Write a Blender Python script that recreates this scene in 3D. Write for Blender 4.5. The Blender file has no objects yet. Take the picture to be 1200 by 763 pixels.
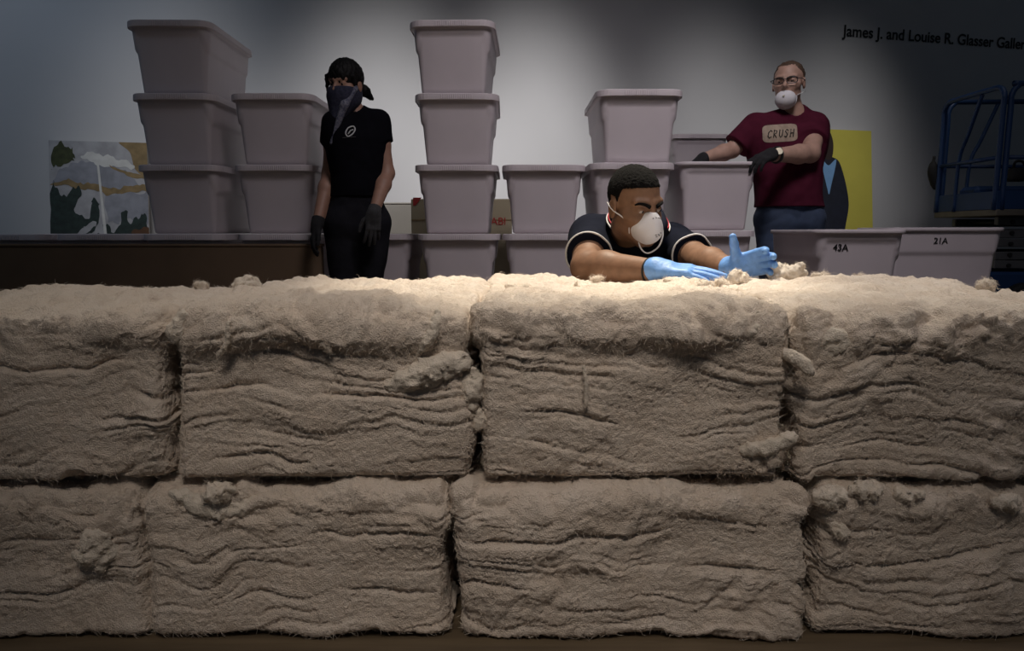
import bpy, math, random
import numpy as np
from mathutils import Matrix, Vector

random.seed(7)
SC = bpy.context.scene
COL = SC.collection
V = lambda *a: np.array(a, float)

# ------------------------------------------------------------------ camera
HC, FPX, TILT = 0.72, 800.0, math.radians(7.79)
CT, ST = math.cos(TILT), math.sin(TILT)
cam_d = bpy.data.cameras.new('camera')
cam_d.sensor_width = 36.0
cam_d.lens = 36.0 * FPX / 1200.0
cam_d.clip_start = 0.05
cam = bpy.data.objects.new('camera', cam_d)
COL.objects.link(cam)
cam.location = (0, 0, HC)
cam.rotation_euler = (math.pi / 2 - TILT, 0, 0)
SC.camera = cam

SC.view_settings.view_transform = 'Standard'
SC.view_settings.look = 'None'
SC.view_settings.gamma = 1.0
SC.view_settings.use_curve_mapping = False
SC.view_settings.exposure = 0.0
SC.cycles.use_denoising = True

# ------------------------------------------------------------------ world and lights
world = bpy.data.worlds.new('world')
SC.world = world
world.use_nodes = True
world.node_tree.nodes['Background'].inputs[0].default_value = (0.62, 0.78, 1.0, 1)
world.node_tree.nodes['Background'].inputs[1].default_value = 0.028

YAW = math.radians(13)
WU = V(math.cos(YAW), math.sin(YAW), 0)
WN = V(math.sin(YAW), -math.cos(YAW), 0)
W0 = V(0, 5.93, 0)


def wall_at(s, off, z):
    p = W0 + WU * s + WN * off
    return V(p[0], p[1], z)


def look(o, tgt):
    d = Vector(tgt) - o.location
    o.rotation_euler = d.to_track_quat('-Z', 'Y').to_euler()


def spot(name, loc, tgt, power, angle, blend, color=(1, 1, 1), size=0.05):
    l = bpy.data.lights.new(name, 'SPOT')
    l.energy, l.spot_size, l.spot_blend = power, math.radians(angle), blend
    l.color, l.shadow_soft_size = color, size
    o = bpy.data.objects.new(name, l)
    COL.objects.link(o)
    o.location = loc
    look(o, tgt)
    return o


def area(name, loc, tgt, power, size, color=(1, 1, 1), spread=180):
    l = bpy.data.lights.new(name, 'AREA')
    l.energy, l.size, l.color = power, size, color
    l.spread = math.radians(spread)
    o = bpy.data.objects.new(name, l)
    COL.objects.link(o)
    o.location = loc
    look(o, tgt)
    return o


# ceiling track spotlights that wash the gallery wall behind the bins
for s_, p_ in ((-2.55, 170), (-1.05, 430), (0.16, 500), (1.85, 215), (3.05, 165)):
    spot('wall_spotlight', wall_at(s_, 2.0, 4.1), wall_at(s_, 0, 0.85), p_, 37, 1.0, (1, 0.97, 0.95), 0.42)
spot('cool_spill_fill', wall_at(-4.2, 2.6, 4.0), wall_at(-3.3, 0, 1.3), 75, 80, 1.0, (0.66, 0.8, 1.0), 0.5)  # added fill, not a track light: imitates bluish daylight spill on the left wall
# spotlights over the cotton
spot('cotton_spotlight', (0.30, 2.95, 4.3), (0.16, 1.84, 0.59), 900, 22, 0.8, (1.0, 0.9, 0.72), 0.04)
spot('cotton_spotlight', (1.0, 2.75, 4.3), (0.80, 1.72, 0.59), 330, 24, 1.0, (1.0, 0.92, 0.76), 0.05)
spot('cotton_spotlight', (-0.9, 2.6, 4.3), (-0.75, 1.62, 0.57), 130, 30, 1.0, (1.0, 0.92, 0.80), 0.1)
# general ceiling light in front of the cotton
spot('gallery_spotlight', (-0.05, -0.9, 3.4), (0.0, 1.15, 0.66), 200, 38, 1.0, (1.0, 0.88, 0.77), 0.55)
area('gallery_light', (0.9, 1.2, 4.2), (0.95, 3.5, 0.9), 17, 1.0, (1.0, 0.92, 0.96), 82)


# ------------------------------------------------------------------ pixel helper (1200x763 frame, real depth Y)
def P(px, py, Y):
    a, b = (px - 600) / FPX, (381.5 - py) / FPX
    # ray direction
    D = V(a, CT + b * ST, -ST + b * CT)
    t = Y / D[1]
    return V(0, 0, HC) + D * t


def wallpt(px, py, off=0.0):
    a, b = (px - 600) / FPX, (381.5 - py) / FPX
    D = V(a, CT + b * ST, -ST + b * CT)
    o = W0 + WN * off - V(0, 0, HC)
    t = o.dot(WN) / D.dot(WN)
    return V(0, 0, HC) + D * t


# ------------------------------------------------------------------ noise
def _hash(ix, iy, iz, seed):
    h = (ix.astype(np.uint32) * np.uint32(374761393)) ^ (iy.astype(np.uint32) * np.uint32(668265263)) ^ \
        (iz.astype(np.uint32) * np.uint32(2147483647)) ^ np.uint32((seed * 974634777) & 0xffffffff)
    h = (h ^ (h >> np.uint32(13))) * np.uint32(1274126177)
    h = (h ^ (h >> np.uint32(16))) * np.uint32(2246822519)
    return h ^ (h >> np.uint32(13))


_G = np.array([[1, 1, 0], [-1, 1, 0], [1, -1, 0], [-1, -1, 0], [1, 0, 1], [-1, 0, 1], [1, 0, -1], [-1, 0, -1],
               [0, 1, 1], [0, -1, 1], [0, 1, -1], [0, -1, -1], [1, 1, 0], [-1, 1, 0], [0, -1, 1], [0, -1, -1]], np.float32)


def noise(p, scale=(1, 1, 1), seed=0):
    q = np.asarray(p, np.float32) * np.asarray(scale, np.float32) + np.float32(100.37 + seed * 7.13)
    i = np.floor(q)
    f = q - i
    i = i.astype(np.int64)
    u = f * f * f * (f * (f * 6 - 15) + 10)
    out = np.zeros(len(q), np.float32)
    for dx in (0, 1):
        wx = u[:, 0] if dx else 1 - u[:, 0]
        for dy in (0, 1):
            wy = u[:, 1] if dy else 1 - u[:, 1]
            for dz in (0, 1):
                wz = u[:, 2] if dz else 1 - u[:, 2]
                g = _G[_hash(i[:, 0] + dx, i[:, 1] + dy, i[:, 2] + dz, seed) & np.uint32(15)]
                out += wx * wy * wz * (g[:, 0] * (f[:, 0] - dx) + g[:, 1] * (f[:, 1] - dy) + g[:, 2] * (f[:, 2] - dz))
    return out


# ------------------------------------------------------------------ materials
def mat(name, color, rough=0.6, noise_amt=0.0, noise_scale=8.0, bump=0.0, bump_scale=60.0, metallic=0.0, sheen=0.0,
        color2=None, spec=0.5, detail=4.0, stretch=None):
    m = bpy.data.materials.new(name)
    m.use_nodes = True
    nt = m.node_tree
    b = nt.nodes['Principled BSDF']
    b.inputs['Base Color'].default_value = (*color, 1)
    b.inputs['Roughness'].default_value = rough
    b.inputs['Metallic'].default_value = metallic
    b.inputs['Specular IOR Level'].default_value = spec
    if sheen:
        b.inputs['Sheen Weight'].default_value = sheen
    tc = nt.nodes.new('ShaderNodeTexCoord')
    vec = tc.outputs['Object']
    if stretch:
        mp = nt.nodes.new('ShaderNodeMapping')
        mp.inputs['Scale'].default_value = stretch
        nt.links.new(vec, mp.inputs['Vector'])
        vec = mp.outputs['Vector']
    if noise_amt or color2:
        n = nt.nodes.new('ShaderNodeTexNoise')
        n.inputs['Scale'].default_value = noise_scale
        n.inputs['Detail'].default_value = detail
        nt.links.new(vec, n.inputs['Vector'])
        mx = nt.nodes.new('ShaderNodeMix')
        mx.data_type = 'RGBA'
        c2 = color2 or tuple(max(0, c * (1 - noise_amt)) for c in color)
        mx.inputs[6].default_value = (*color, 1)
        mx.inputs[7].default_value = (*c2, 1)
        rp = nt.nodes.new('ShaderNodeValToRGB')
        rp.color_ramp.elements[0].position = 0.35
        rp.color_ramp.elements[1].position = 0.65
        nt.links.new(n.outputs['Fac'], rp.inputs['Fac'])
        nt.links.new(rp.outputs['Color'], mx.inputs[0])
        nt.links.new(mx.outputs[2], b.inputs['Base Color'])
    if bump:
        n2 = nt.nodes.new('ShaderNodeTexNoise')
        n2.inputs['Scale'].default_value = bump_scale
        n2.inputs['Detail'].default_value = 5
        nt.links.new(vec, n2.inputs['Vector'])
        bp = nt.nodes.new('ShaderNodeBump')
        bp.inputs['Strength'].default_value = bump
        bp.inputs['Distance'].default_value = 0.006 if name == 'raw_cotton' else 0.004
        nt.links.new(n2.outputs['Fac'], bp.inputs['Height'])
        nt.links.new(bp.outputs['Normal'], b.inputs['Normal'])
    return m


M = {}
M['wall'] = mat('painted_wall', (0.60, 0.60, 0.61), 0.85, 0.04, 1.5, 0.05, 180)
M['floor'] = mat('floor_boards', (0.16, 0.12, 0.075), 0.5, 0.45, 3.0, 0.15, 30, stretch=(0.6, 9, 1))
M['cotton'] = mat('raw_cotton', (0.83, 0.735, 0.645), 1.0, 0.0, 16, 0.9, 420, spec=0.0, color2=(0.77, 0.66, 0.56), detail=7)
M['fibre'] = mat('cotton_fibre', (0.85, 0.76, 0.665), 1.0, spec=0.0)
M['tuft'] = mat('loose_cotton', (0.82, 0.74, 0.64), 1.0, 0.12, 30, 0.9, 420, spec=0.0)
M['bin'] = mat('bin_plastic', (0.61, 0.55, 0.572), 0.5, 0.05, 5, 0.08, 250, spec=0.3)
M['lid'] = mat('lid_plastic', (0.63, 0.57, 0.59), 0.5, 0.05, 5, 0.08, 250, spec=0.3)
M['card'] = mat('brown_card', (0.19, 0.13, 0.085), 0.9, 0.15, 3, 0.1, 60, spec=0.1)
M['ink'] = mat('black_ink', (0.012, 0.012, 0.013), 0.7, 0.1)
M['skin_man'] = mat('tan_skin', (0.235, 0.130, 0.080), 0.5, 0.2, 45, 0.12, 260, spec=0.3)
M['skin_a'] = mat('light_skin', (0.36, 0.20, 0.14), 0.55, 0.12, 30, 0.08, 200)
M['skin_b'] = mat('fair_skin', (0.50, 0.31, 0.235), 0.55, 0.15, 30, 0.08, 200)
M['hair_black'] = mat('black_hair', (0.006, 0.005, 0.005), 0.6, 0.5, 90, 0.9, 160, stretch=(1, 1, .25), spec=0.2)
M['hair_crop'] = mat('cropped_hair', (0.0035, 0.003, 0.003), 0.9, 0.4, 220, 1.0, 380, spec=0.15)
M['hair_brown'] = mat('brown_hair', (0.11, 0.065, 0.04), 0.55, 0.5, 70, 0.9, 130, stretch=(1, .3, 1))
M['polo'] = mat('navy_polo', (0.008, 0.010, 0.020), 0.9, 0.2, 40, 0.3, 600, spec=0.08)
M['black_shirt'] = mat('black_tee', (0.006, 0.006, 0.009), 0.9, 0.2, 30, 0.25, 400, spec=0.05)
M['maroon'] = mat('maroon_tee', (0.085, 0.012, 0.028), 0.9, 0.2, 20, 0.25, 400, spec=0.1)
M['dark_trousers'] = mat('charcoal_trousers', (0.018, 0.018, 0.023), 0.9, 0.2, 30, 0.3, 300, spec=0.08)
M['jeans'] = mat('blue_denim', (0.06, 0.09, 0.16), 0.9, 0.35, 12, 0.3, 500)
M['white'] = mat('white_trim', (0.75, 0.74, 0.73), 0.8, 0.05)
M['red'] = mat('red_trim', (0.45, 0.03, 0.05), 0.8, 0.05)
M['mask'] = mat('mask_white', (0.74, 0.73, 0.75), 0.9, 0.04, 30, 0.15, 500)
M['nitrile'] = mat('blue_nitrile', (0.17, 0.37, 0.78), 0.5, 0.18, 60, 0.35, 140)
M['knit'] = mat('grey_knit', (0.055, 0.055, 0.058), 0.95, 0.25, 90, 0.6, 500)
M['dark_knit'] = mat('black_knit', (0.016, 0.016, 0.018), 0.95, 0.25, 90, 0.6, 500)
M['eye'] = mat('eye_white', (0.38, 0.33, 0.30), 0.2, 0.05)
M['iris'] = mat('dark_iris', (0.02, 0.012, 0.008), 0.15, 0.05)
M['lips'] = mat('lip_skin', (0.33, 0.14, 0.11), 0.5, 0.1)
M['bandana'] = mat('navy_bandana', (0.012, 0.014, 0.035), 0.9, 0, 85, 0.2, 300, color2=(0.03, 0.032, 0.06))
M['paisley'] = mat('printed_bandana_fold', (0.20, 0.20, 0.24), 0.9, 0, 95, 0.2, 300, color2=(0.05, 0.055, 0.10))
M['logo'] = mat('shirt_logo', (0.55, 0.55, 0.56), 0.8, 0.05)
M['patch'] = mat('tan_print', (0.42, 0.33, 0.25), 0.9, 0.25, 40)
M['steel'] = mat('watch_steel', (0.6, 0.55, 0.42), 0.3, 0.05, metallic=1.0)
M['frame'] = mat('dark_frame', (0.02, 0.02, 0.022), 0.35, 0.05)
M['lift'] = mat('lift_blue', (0.012, 0.045, 0.14), 0.5, 0.15, 6, 0.05, 60)
M['lift_grey'] = mat('lift_grey', (0.10, 0.10, 0.105), 0.5, 0.2, 8)
M['lift_tan'] = mat('lift_tan', (0.16, 0.14, 0.11), 0.6, 0.2, 8)
M['rubber'] = mat('rubber', (0.012, 0.012, 0.013), 0.8, 0.2)
M['carton'] = mat('cream_carton', (0.40, 0.345, 0.235), 0.85, 0.1, 4, 0.05, 60)
M['carton_white'] = mat('white_carton', (0.60, 0.56, 0.50), 0.85, 0.1, 4)
M['carton_red'] = mat('carton_red', (0.38, 0.03, 0.03), 0.8, 0.1)
M['canvas'] = mat('canvas_edge', (0.5, 0.47, 0.42), 0.9, 0.1)
M['pt_cloud'] = mat('paint_grey_white', (0.40, 0.40, 0.42), 0.85, 0.25, 12)
M['pt_white'] = mat('paint_white', (0.62, 0.62, 0.60), 0.85, 0.15, 16)
M['pt_shade'] = mat('paint_blue_grey', (0.27, 0.28, 0.32), 0.85, 0.25, 14)
M['pt_tan'] = mat('paint_tan', (0.27, 0.19, 0.09), 0.85, 0.3, 18)
M['pt_green'] = mat('paint_dark_green', (0.022, 0.04, 0.036), 0.85, 0.4, 26)
M['pt_olive'] = mat('paint_olive', (0.055, 0.065, 0.025), 0.85, 0.4, 26)
M['pt_brown'] = mat('paint_brown', (0.12, 0.055, 0.025), 0.85, 0.3, 20)
M['pt_yellow'] = mat('paint_yellow', (0.60, 0.54, 0.09), 0.85, 0.06, 5)
M['pt_navy'] = mat('paint_navy', (0.010, 0.014, 0.030), 0.85, 0.3, 14)
M['pt_blue'] = mat('paint_light_blue', (0.18, 0.36, 0.62), 0.85, 0.1, 14)
M['pt_dark'] = mat('paint_umber', (0.03, 0.018, 0.014), 0.85, 0.2, 14)


# ------------------------------------------------------------------ object helpers
def base_of(o):
    v = V(0, 0, 0)
    while o is not None:
        v = v + V(*o.location)
        o = o.parent
    return v


def mesh_obj(name, verts, faces, material, parent=None, smooth=True, world=True, mats=None, fmat=None):
    """one mesh object; verts in world coordinates are moved into the parent's frame (parents here are unrotated while building)"""
    verts = np.asarray(verts, np.float64)
    if world and parent is not None:
        verts = verts - base_of(parent)
    me = bpy.data.meshes.new(name)
    if isinstance(faces, np.ndarray) and faces.ndim == 2:
        nf, k = faces.shape
        me.vertices.add(len(verts))
        me.vertices.foreach_set('co', verts.astype(np.float32).ravel())
        me.loops.add(nf * k)
        me.loops.foreach_set('vertex_index', faces.astype(np.int32).ravel())
        me.polygons.add(nf)
        me.polygons.foreach_set('loop_start', np.arange(0, nf * k, k, dtype=np.int32))
        me.update(calc_edges=True)
    else:
        me.from_pydata([tuple(v) for v in verts], [], [tuple(f) for f in faces])
        me.update()
    me.validate()
    for m_ in (mats or [material]):
        me.materials.append(m_)
    if fmat is not None:
        me.polygons.foreach_set('material_index', np.asarray(fmat, np.int32))
    me.polygons.foreach_set('use_smooth', np.full(len(me.polygons), bool(smooth)))
    o = bpy.data.objects.new(name, me)
    COL.objects.link(o)
    if parent is not None:
        o.parent = parent
    return o


def tag(o, label, cat, group=None):
    o['label'], o['category'] = label, cat
    if group:
        o['group'] = group
    return o


def thing(name, loc, label, cat, group=None):
    o = bpy.data.objects.new(name, None)
    o.empty_display_size = 0.1
    COL.objects.link(o)
    o.location = tuple(loc)
    return tag(o, label, cat, group)


def struct(o):
    o['kind'] = 'structure'
    return o


class MB:
    def __init__(s):
        s.v, s.f, s.m = [], [], []

    def add(s, v, f, mi=0):
        n = len(s.v)
        s.v += [tuple(x) for x in v]
        s.f += [tuple(i + n for i in q) for q in f]
        s.m += [mi] * len(f)
        return s

    def box(s, c, h, R=None, bev=0.004, mi=0):
        """bevelled box, half sizes h, rotation R (3x3)"""
        c, h = np.asarray(c, float), np.asarray(h, float)
        bev = min(bev, min(h) * 0.45)
        R = np.eye(3) if R is None else R
        vs, key = [], {}
        for sx in (-1, 1):
            for sy in (-1, 1):
                for sz in (-1, 1):
                    sg = V(sx, sy, sz)
                    for ax in range(3):
                        p = sg * (h - bev)
                        p[ax] = sg[ax] * h[ax]
                        key[(sx, sy, sz, ax)] = len(vs)
                        vs.append(c + R @ p)
        F = []
        for ax in range(3):
            a, b = (ax + 1) % 3, (ax + 2) % 3
            for sg in (-1, 1):
                q = []
                for (sa, sb) in ((-1, -1), (1, -1), (1, 1), (-1, 1)):
                    t = [0, 0, 0]
                    t[ax], t[a], t[b] = sg, sa, sb
                    q.append(key[(*t, ax)])
                F.append(q if sg > 0 else q[::-1])
        for ax in range(3):
            a, b = (ax + 1) % 3, (ax + 2) % 3
            for sa in (-1, 1):
                for sb in (-1, 1):
                    t0, t1 = [0, 0, 0], [0, 0, 0]
                    t0[ax], t0[a], t0[b] = -1, sa, sb
                    t1[ax], t1[a], t1[b] = 1, sa, sb
                    q = [key[(*t0, a)], key[(*t1, a)], key[(*t1, b)], key[(*t0, b)]]
                    F.append(q if sa * sb < 0 else q[::-1])
        for sx in (-1, 1):
            for sy in (-1, 1):
                for sz in (-1, 1):
                    q = [key[(sx, sy, sz, i)] for i in range(3)]
                    F.append(q if sx * sy * sz > 0 else q[::-1])
        return s.add(vs, F, mi)

    def tube(s, pts, r, n=10, closed=False, mi=0, flat=None):
        pts = [np.asarray(p, float) for p in pts]
        m = len(pts)
        rr = r if hasattr(r, '__len__') else [r] * m
        up = None
        vs = []
        for i, p in enumerate(pts):
            if closed:
                t = pts[(i + 1) % m] - pts[i - 1]
            else:
                t = pts[min(i + 1, m - 1)] - pts[max(i - 1, 0)]
            t = t / (np.linalg.norm(t) + 1e-9)
            if up is None:
                up = V(0, 0, 1) if abs(t[2]) < 0.9 else V(1, 0, 0)
            a = np.cross(t, up)
            a /= np.linalg.norm(a) + 1e-9
            up = np.cross(a, t)
            for k in range(n):
                w = 2 * math.pi * k / n
                fl = flat if flat else 1.0
                vs.append(p + rr[i] * (a * math.cos(w) + up * math.sin(w) * fl))
        F = []
        for i in range(m if closed else m - 1):
            j = (i + 1) % m
            for k in range(n):
                l = (k + 1) % n
                F.append((i * n + k, i * n + l, j * n + l, j * n + k))
        if not closed:
            F.append(tuple(range(n))[::-1])
            F.append(tuple((m - 1) * n + k for k in range(n)))
        return s.add(vs, F, mi)

    def cyl(s, a, b, r, n=20, mi=0):
        return s.tube([a, b], r, n, mi=mi)

    def build(s, name, material, parent=None, smooth=False, world=True, mats=None):
        return mesh_obj(name, np.array(s.v), s.f, material, parent, smooth, world, mats, s.m if mats else None)


def arc(pts, k=6, closed=False):
    """Catmull-Rom smoothing of a point list"""
    pts = [np.asarray(p, float) for p in pts]
    n = len(pts)
    out = []
    for i in range(n if closed else n - 1):
        p0 = pts[i - 1] if (closed or i > 0) else pts[0]
        p1, p2 = pts[i], pts[(i + 1) % n]
        p3 = pts[(i + 2) % n] if (closed or i + 2 < n) else pts[-1]
        for j in range(k):
            t = j / k
            out.append(0.5 * (2 * p1 + (p2 - p0) * t + (2 * p0 - 5 * p1 + 4 * p2 - p3) * t * t + (3 * p1 - p0 - 3 * p2 + p3) * t ** 3))
    if not closed:
        out.append(pts[-1])
    return out


def solid_text(o):
    """lettering as an ordinary mesh"""
    bpy.context.view_layer.update()
    me = bpy.data.meshes.new_from_object(o.evaluated_get(bpy.context.evaluated_depsgraph_get()))
    n = bpy.data.objects.new(o.name, me)
    COL.objects.link(n)
    n.parent = o.parent
    nm = o.name
    bpy.data.objects.remove(o)
    n.name = nm
    return n


def text_obj(name, body, origin, ux, uy, size, material, parent=None, width=None, bold=0.0, shear=0.0, align='LEFT'):
    cu = bpy.data.curves.new(name, 'FONT')
    cu.body, cu.size, cu.extrude, cu.offset, cu.shear = body, size, 0.0008, bold, shear
    cu.align_x = align
    full = body
    body = cu.body = body.split('|')[0]
    cu.materials.append(material)
    o = bpy.data.objects.new(name, cu)
    COL.objects.link(o)
    if width:
        bpy.context.view_layer.update()
        cu.size = size * width / max(o.dimensions.x, 1e-6)
    cu.body = full.replace('|', '')
    cu.offset = bold * cu.size
    if parent is not None:
        o.parent = parent
        origin = np.asarray(origin) - base_of(parent)
    ux, uy = np.asarray(ux, float), np.asarray(uy, float)
    uz = np.cross(ux, uy)
    o = solid_text(o)
    m = Matrix(((ux[0], uy[0], uz[0], origin[0]), (ux[1], uy[1], uz[1], origin[1]), (ux[2], uy[2], uz[2], origin[2]), (0, 0, 0, 1)))
    o.matrix_local = m
    return o


# ------------------------------------------------------------------ signed-distance modelling (bodies, clothes, gloves)
def smin(a, b, k):
    if k <= 0:
        return np.minimum(a, b)
    h = np.maximum(k - np.abs(a - b), 0) / k
    return np.minimum(a, b) - h * h * k * 0.25


def smax(a, b, k):
    return -smin(-a, -b, k)


def cap(p, a, b, ra, rb=None):
    rb = ra if rb is None else rb
    a, b = np.asarray(a, np.float32), np.asarray(b, np.float32)
    ab = b - a
    t = np.clip(((p - a) @ ab) / max(float(ab @ ab), 1e-9), 0, 1)
    d = p - a - t[:, None] * ab
    return np.sqrt((d * d).sum(1)) - (ra + (rb - ra) * t)


def ell(p, c, r, R=None):
    q = p - np.asarray(c, np.float32)
    if R is not None:
        q = q @ np.asarray(R, np.float32)
    r = np.asarray(r, np.float32)
    k0 = np.sqrt(((q / r) ** 2).sum(1))
    k1 = np.sqrt(((q / (r * r)) ** 2).sum(1)) + 1e-9
    return k0 * (k0 - 1) / k1


def rbox(p, c, h, r, R=None):
    q = p - np.asarray(c, np.float32)
    if R is not None:
        q = q @ np.asarray(R, np.float32)
    q = np.abs(q) - (np.asarray(h, np.float32) - r)
    return np.sqrt((np.maximum(q, 0) ** 2).sum(1)) + np.minimum(q.max(1), 0) - r


def union(ds, k):
    d = ds[0]
    for e in ds[1:]:
        d = smin(d, e, k)
    return d


def sdf_mesh(fn, lo, hi, h):
    lo, hi = np.asarray(lo, float), np.asarray(hi, float)
    B = 8
    nb = np.ceil((hi - lo) / (h * B)).astype(int)
    n = nb * B
    ax = [lo[i] + np.arange(n[i]) * h for i in range(3)]
    bc = [lo[i] + (np.arange(nb[i]) * B + (B - 1) / 2) * h for i in range(3)]
    bx, by, bz = np.meshgrid(*bc, indexing='ij')
    bd = fn(np.stack([bx.ravel(), by.ravel(), bz.ravel()], 1).astype(np.float32)).reshape(nb)
    act = np.abs(bd) < h * B * 1.75
    F = np.where(bd < 0, np.float32(-1), np.float32(1)).astype(np.float32)
    F = F.repeat(B, 0).repeat(B, 1).repeat(B, 2)
    idx = np.argwhere(act)
    loc = np.stack(np.meshgrid(*[np.arange(B)] * 3, indexing='ij'), -1).reshape(-1, 3)
    CH = 600
    for s in range(0, len(idx), CH):
        g = (idx[s:s + CH, None, :] * B + loc[None]).reshape(-1, 3)
        pts = np.stack([ax[0][g[:, 0]], ax[1][g[:, 1]], ax[2][g[:, 2]]], 1).astype(np.float32)
        F[g[:, 0], g[:, 1], g[:, 2]] = fn(pts)
    ins = F < 0
    c = np.zeros(tuple(n - 1), np.int8)
    for dx in (0, 1):
        for dy in (0, 1):
            for dz in (0, 1):
                c += ins[dx:n[0] - 1 + dx, dy:n[1] - 1 + dy, dz:n[2] - 1 + dz]
    cells = np.argwhere((c > 0) & (c < 8))
    vid = -np.ones(tuple(n - 1), np.int32)
    vid[cells[:, 0], cells[:, 1], cells[:, 2]] = np.arange(len(cells))
    acc = np.zeros((len(cells), 3))
    cnt = np.zeros(len(cells))
    for axis in range(3):
        o1, o2 = [i for i in range(3) if i != axis]
        for a in (0, 1):
            for b in (0, 1):
                off = np.zeros(3, int)
                off[o1], off[o2] = a, b
                p0 = cells + off
                p1 = p0.copy()
                p1[:, axis] += 1
                f0 = F[p0[:, 0], p0[:, 1], p0[:, 2]]
                f1 = F[p1[:, 0], p1[:, 1], p1[:, 2]]
                x = (f0 < 0) != (f1 < 0)
                t = np.where(x, f0 / np.where(x, f0 - f1, 1), 0)
                q = p0.astype(float)
                q[:, axis] += t
                acc[x] += q[x]
                cnt[x] += 1
    verts = lo + acc / cnt[:, None] * h
    quads = []
    for axis in range(3):
        o1, o2 = (axis + 1) % 3, (axis + 2) % 3
        s0 = [slice(None)] * 3
        s1 = [slice(None)] * 3
        s0[axis], s1[axis] = slice(0, -1), slice(1, None)
        a, b = ins[tuple(s0)], ins[tuple(s1)]
        e = np.argwhere(a != b)
        e = e[(e[:, o1] > 0) & (e[:, o2] > 0) & (e[:, o1] < n[o1] - 1) & (e[:, o2] < n[o2] - 1)]
        inn = a[e[:, 0], e[:, 1], e[:, 2]]
        q = []
        for (d1, d2) in ((-1, -1), (0, -1), (0, 0), (-1, 0)):
            t = e.copy()
            t[:, o1] += d1
            t[:, o2] += d2
            q.append(vid[t[:, 0], t[:, 1], t[:, 2]])
        q = np.stack(q, 1)
        q[~inn] = q[~inn][:, ::-1]
        quads.append(q)
    quads = np.concatenate(quads)
    quads = quads[(quads >= 0).all(1)]
    return verts, quads


def sdf_obj(name, fn, lo, hi, h, material, parent):
    v, f = sdf_mesh(fn, lo, hi, h)
    return mesh_obj(name, v, f, material, parent)


def rot(yaw=0, pitch=0, roll=0):
    """columns: person's left, forward, up.  yaw 0 faces the camera (-Y); + yaw turns to the camera's right"""
    cy, sy = math.cos(yaw), math.sin(yaw)
    fwd = V(sy, -cy, 0)
    left = V(cy, sy, 0)
    up = V(0, 0, 1)
    cp, sp = math.cos(pitch), math.sin(pitch)          # + pitch looks down
    fwd, up = fwd * cp - up * sp, up * cp + fwd * sp
    cr, sr = math.cos(roll), math.sin(roll)            # + roll leans the crown to the person's left
    up, left = up * cr + left * sr, left * cr - up * sr
    return np.stack([left, fwd, up], 1)


def norm(v):
    v = np.asarray(v, float)
    return v / np.linalg.norm(v)


# ================================================================== ROOM
fl = MB().box((0, 4, -0.05), (8, 7, 0.05)).build('floor', M['floor'])
struct(fl)
RW = np.stack([WU, -WN, V(0, 0, 1)], 1)
wl = MB().box(W0 - WN * 0.06 + WU * 0.4 + V(0, 0, 2.2), (6.4, 0.06, 2.2), RW).build('wall_back', M['wall'])
struct(wl)

# lettering on the wall
pa, pb = wallpt(988, 42, 0.004), wallpt(1199, 57.5, 0.004)
wlet = text_obj('wall_lettering', 'James J. and Louise R. Glasser Galler|y', pa, WU, V(0, 0, 1), 0.1, M['ink'],
                width=float(np.linalg.norm((pb - pa)[:2])) * 1.045, bold=0.018)
tag(wlet, 'black gallery name lettering high on the grey wall', 'lettering')


# ------------------------------------------------------------------ pictures leaning on the wall
def picture(name, px0, px1, py_top, lean, label, cat):
    """a canvas standing on the floor, its top edge touching the wall; returns root and a map (u,v in 0..1) -> world"""
    tl = wallpt(px0, py_top, 0.05)
    tr = wallpt(px1, py_top, 0.05)
    s0, s1 = (tl - W0).dot(WU), (tr - W0).dot(WU)
    ht = (tl[2] + tr[2]) / 2
    b0 = wall_at(s0, 0.05 + lean, 0.004)
    uu = WU * (s1 - s0)
    vv = wall_at(s0, 0.05, ht) - b0
    nn = norm(np.cross(WU, norm(vv)))
    root = thing(name, wall_at((s0 + s1) / 2, 0.05 + lean, 0), label, cat)
    R = np.stack([WU, norm(vv), nn], 1)
    w, h = np.linalg.norm(uu), np.linalg.norm(vv)
    c = b0 + uu / 2 + vv / 2
    MB().box(c - nn * 0.014, (w / 2, h / 2, 0.014), R, 0.003).build('stretched_canvas', M['canvas'], root)
    return root, (lambda u, v, d=0.002: b0 + uu * u + vv * v + nn * d), ht


def blob(m, pts, fn, mi, d, wob=0.0, seed=0):
    """one patch of paint, smooth outline"""
    p = arc([V(x, y, 0) for x, y in pts], 9, True)
    if wob:
        q = np.array(p)
        q[:, 0] += noise(q, (9, 9, 1), seed) * wob + noise(q, (22, 22, 1), seed + 1) * wob * .7
        q[:, 1] += noise(q, (9, 9, 1), seed + 5) * wob + noise(q, (22, 22, 1), seed + 6) * wob * .7
        q = np.clip(q, 0.0, 1.0)
        p = list(q)
    vs = [fn(min(max(x[0], 0), 1), min(max(x[1], 0), 1), d) for x in p]
    m.add(vs, [tuple(range(len(vs)))], mi)


root, fn, ht = picture('landscape_painting', 57, 172, 166, 0.22, 'painting of pale hills and dark foliage leaning on the wall', 'painting')
m = MB()
mm = [M['pt_cloud'], M['pt_white'], M['pt_shade'], M['pt_tan'], M['pt_green'], M['pt_olive'], M['pt_brown']]
m.add([fn(0, 0, .001), fn(1, 0, .001), fn(1, 1, .001), fn(0, 1, .001)], [(0, 1, 2, 3)], 0)
Vv = lambda y: 1 - (y - 80) / 570.0 * 0.52      # zoom row -> v
Uu = lambda x: (x - 100) / 560.0


def Z(*pts):
    return [(Uu(x), Vv(y)) for x, y in pts]


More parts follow.
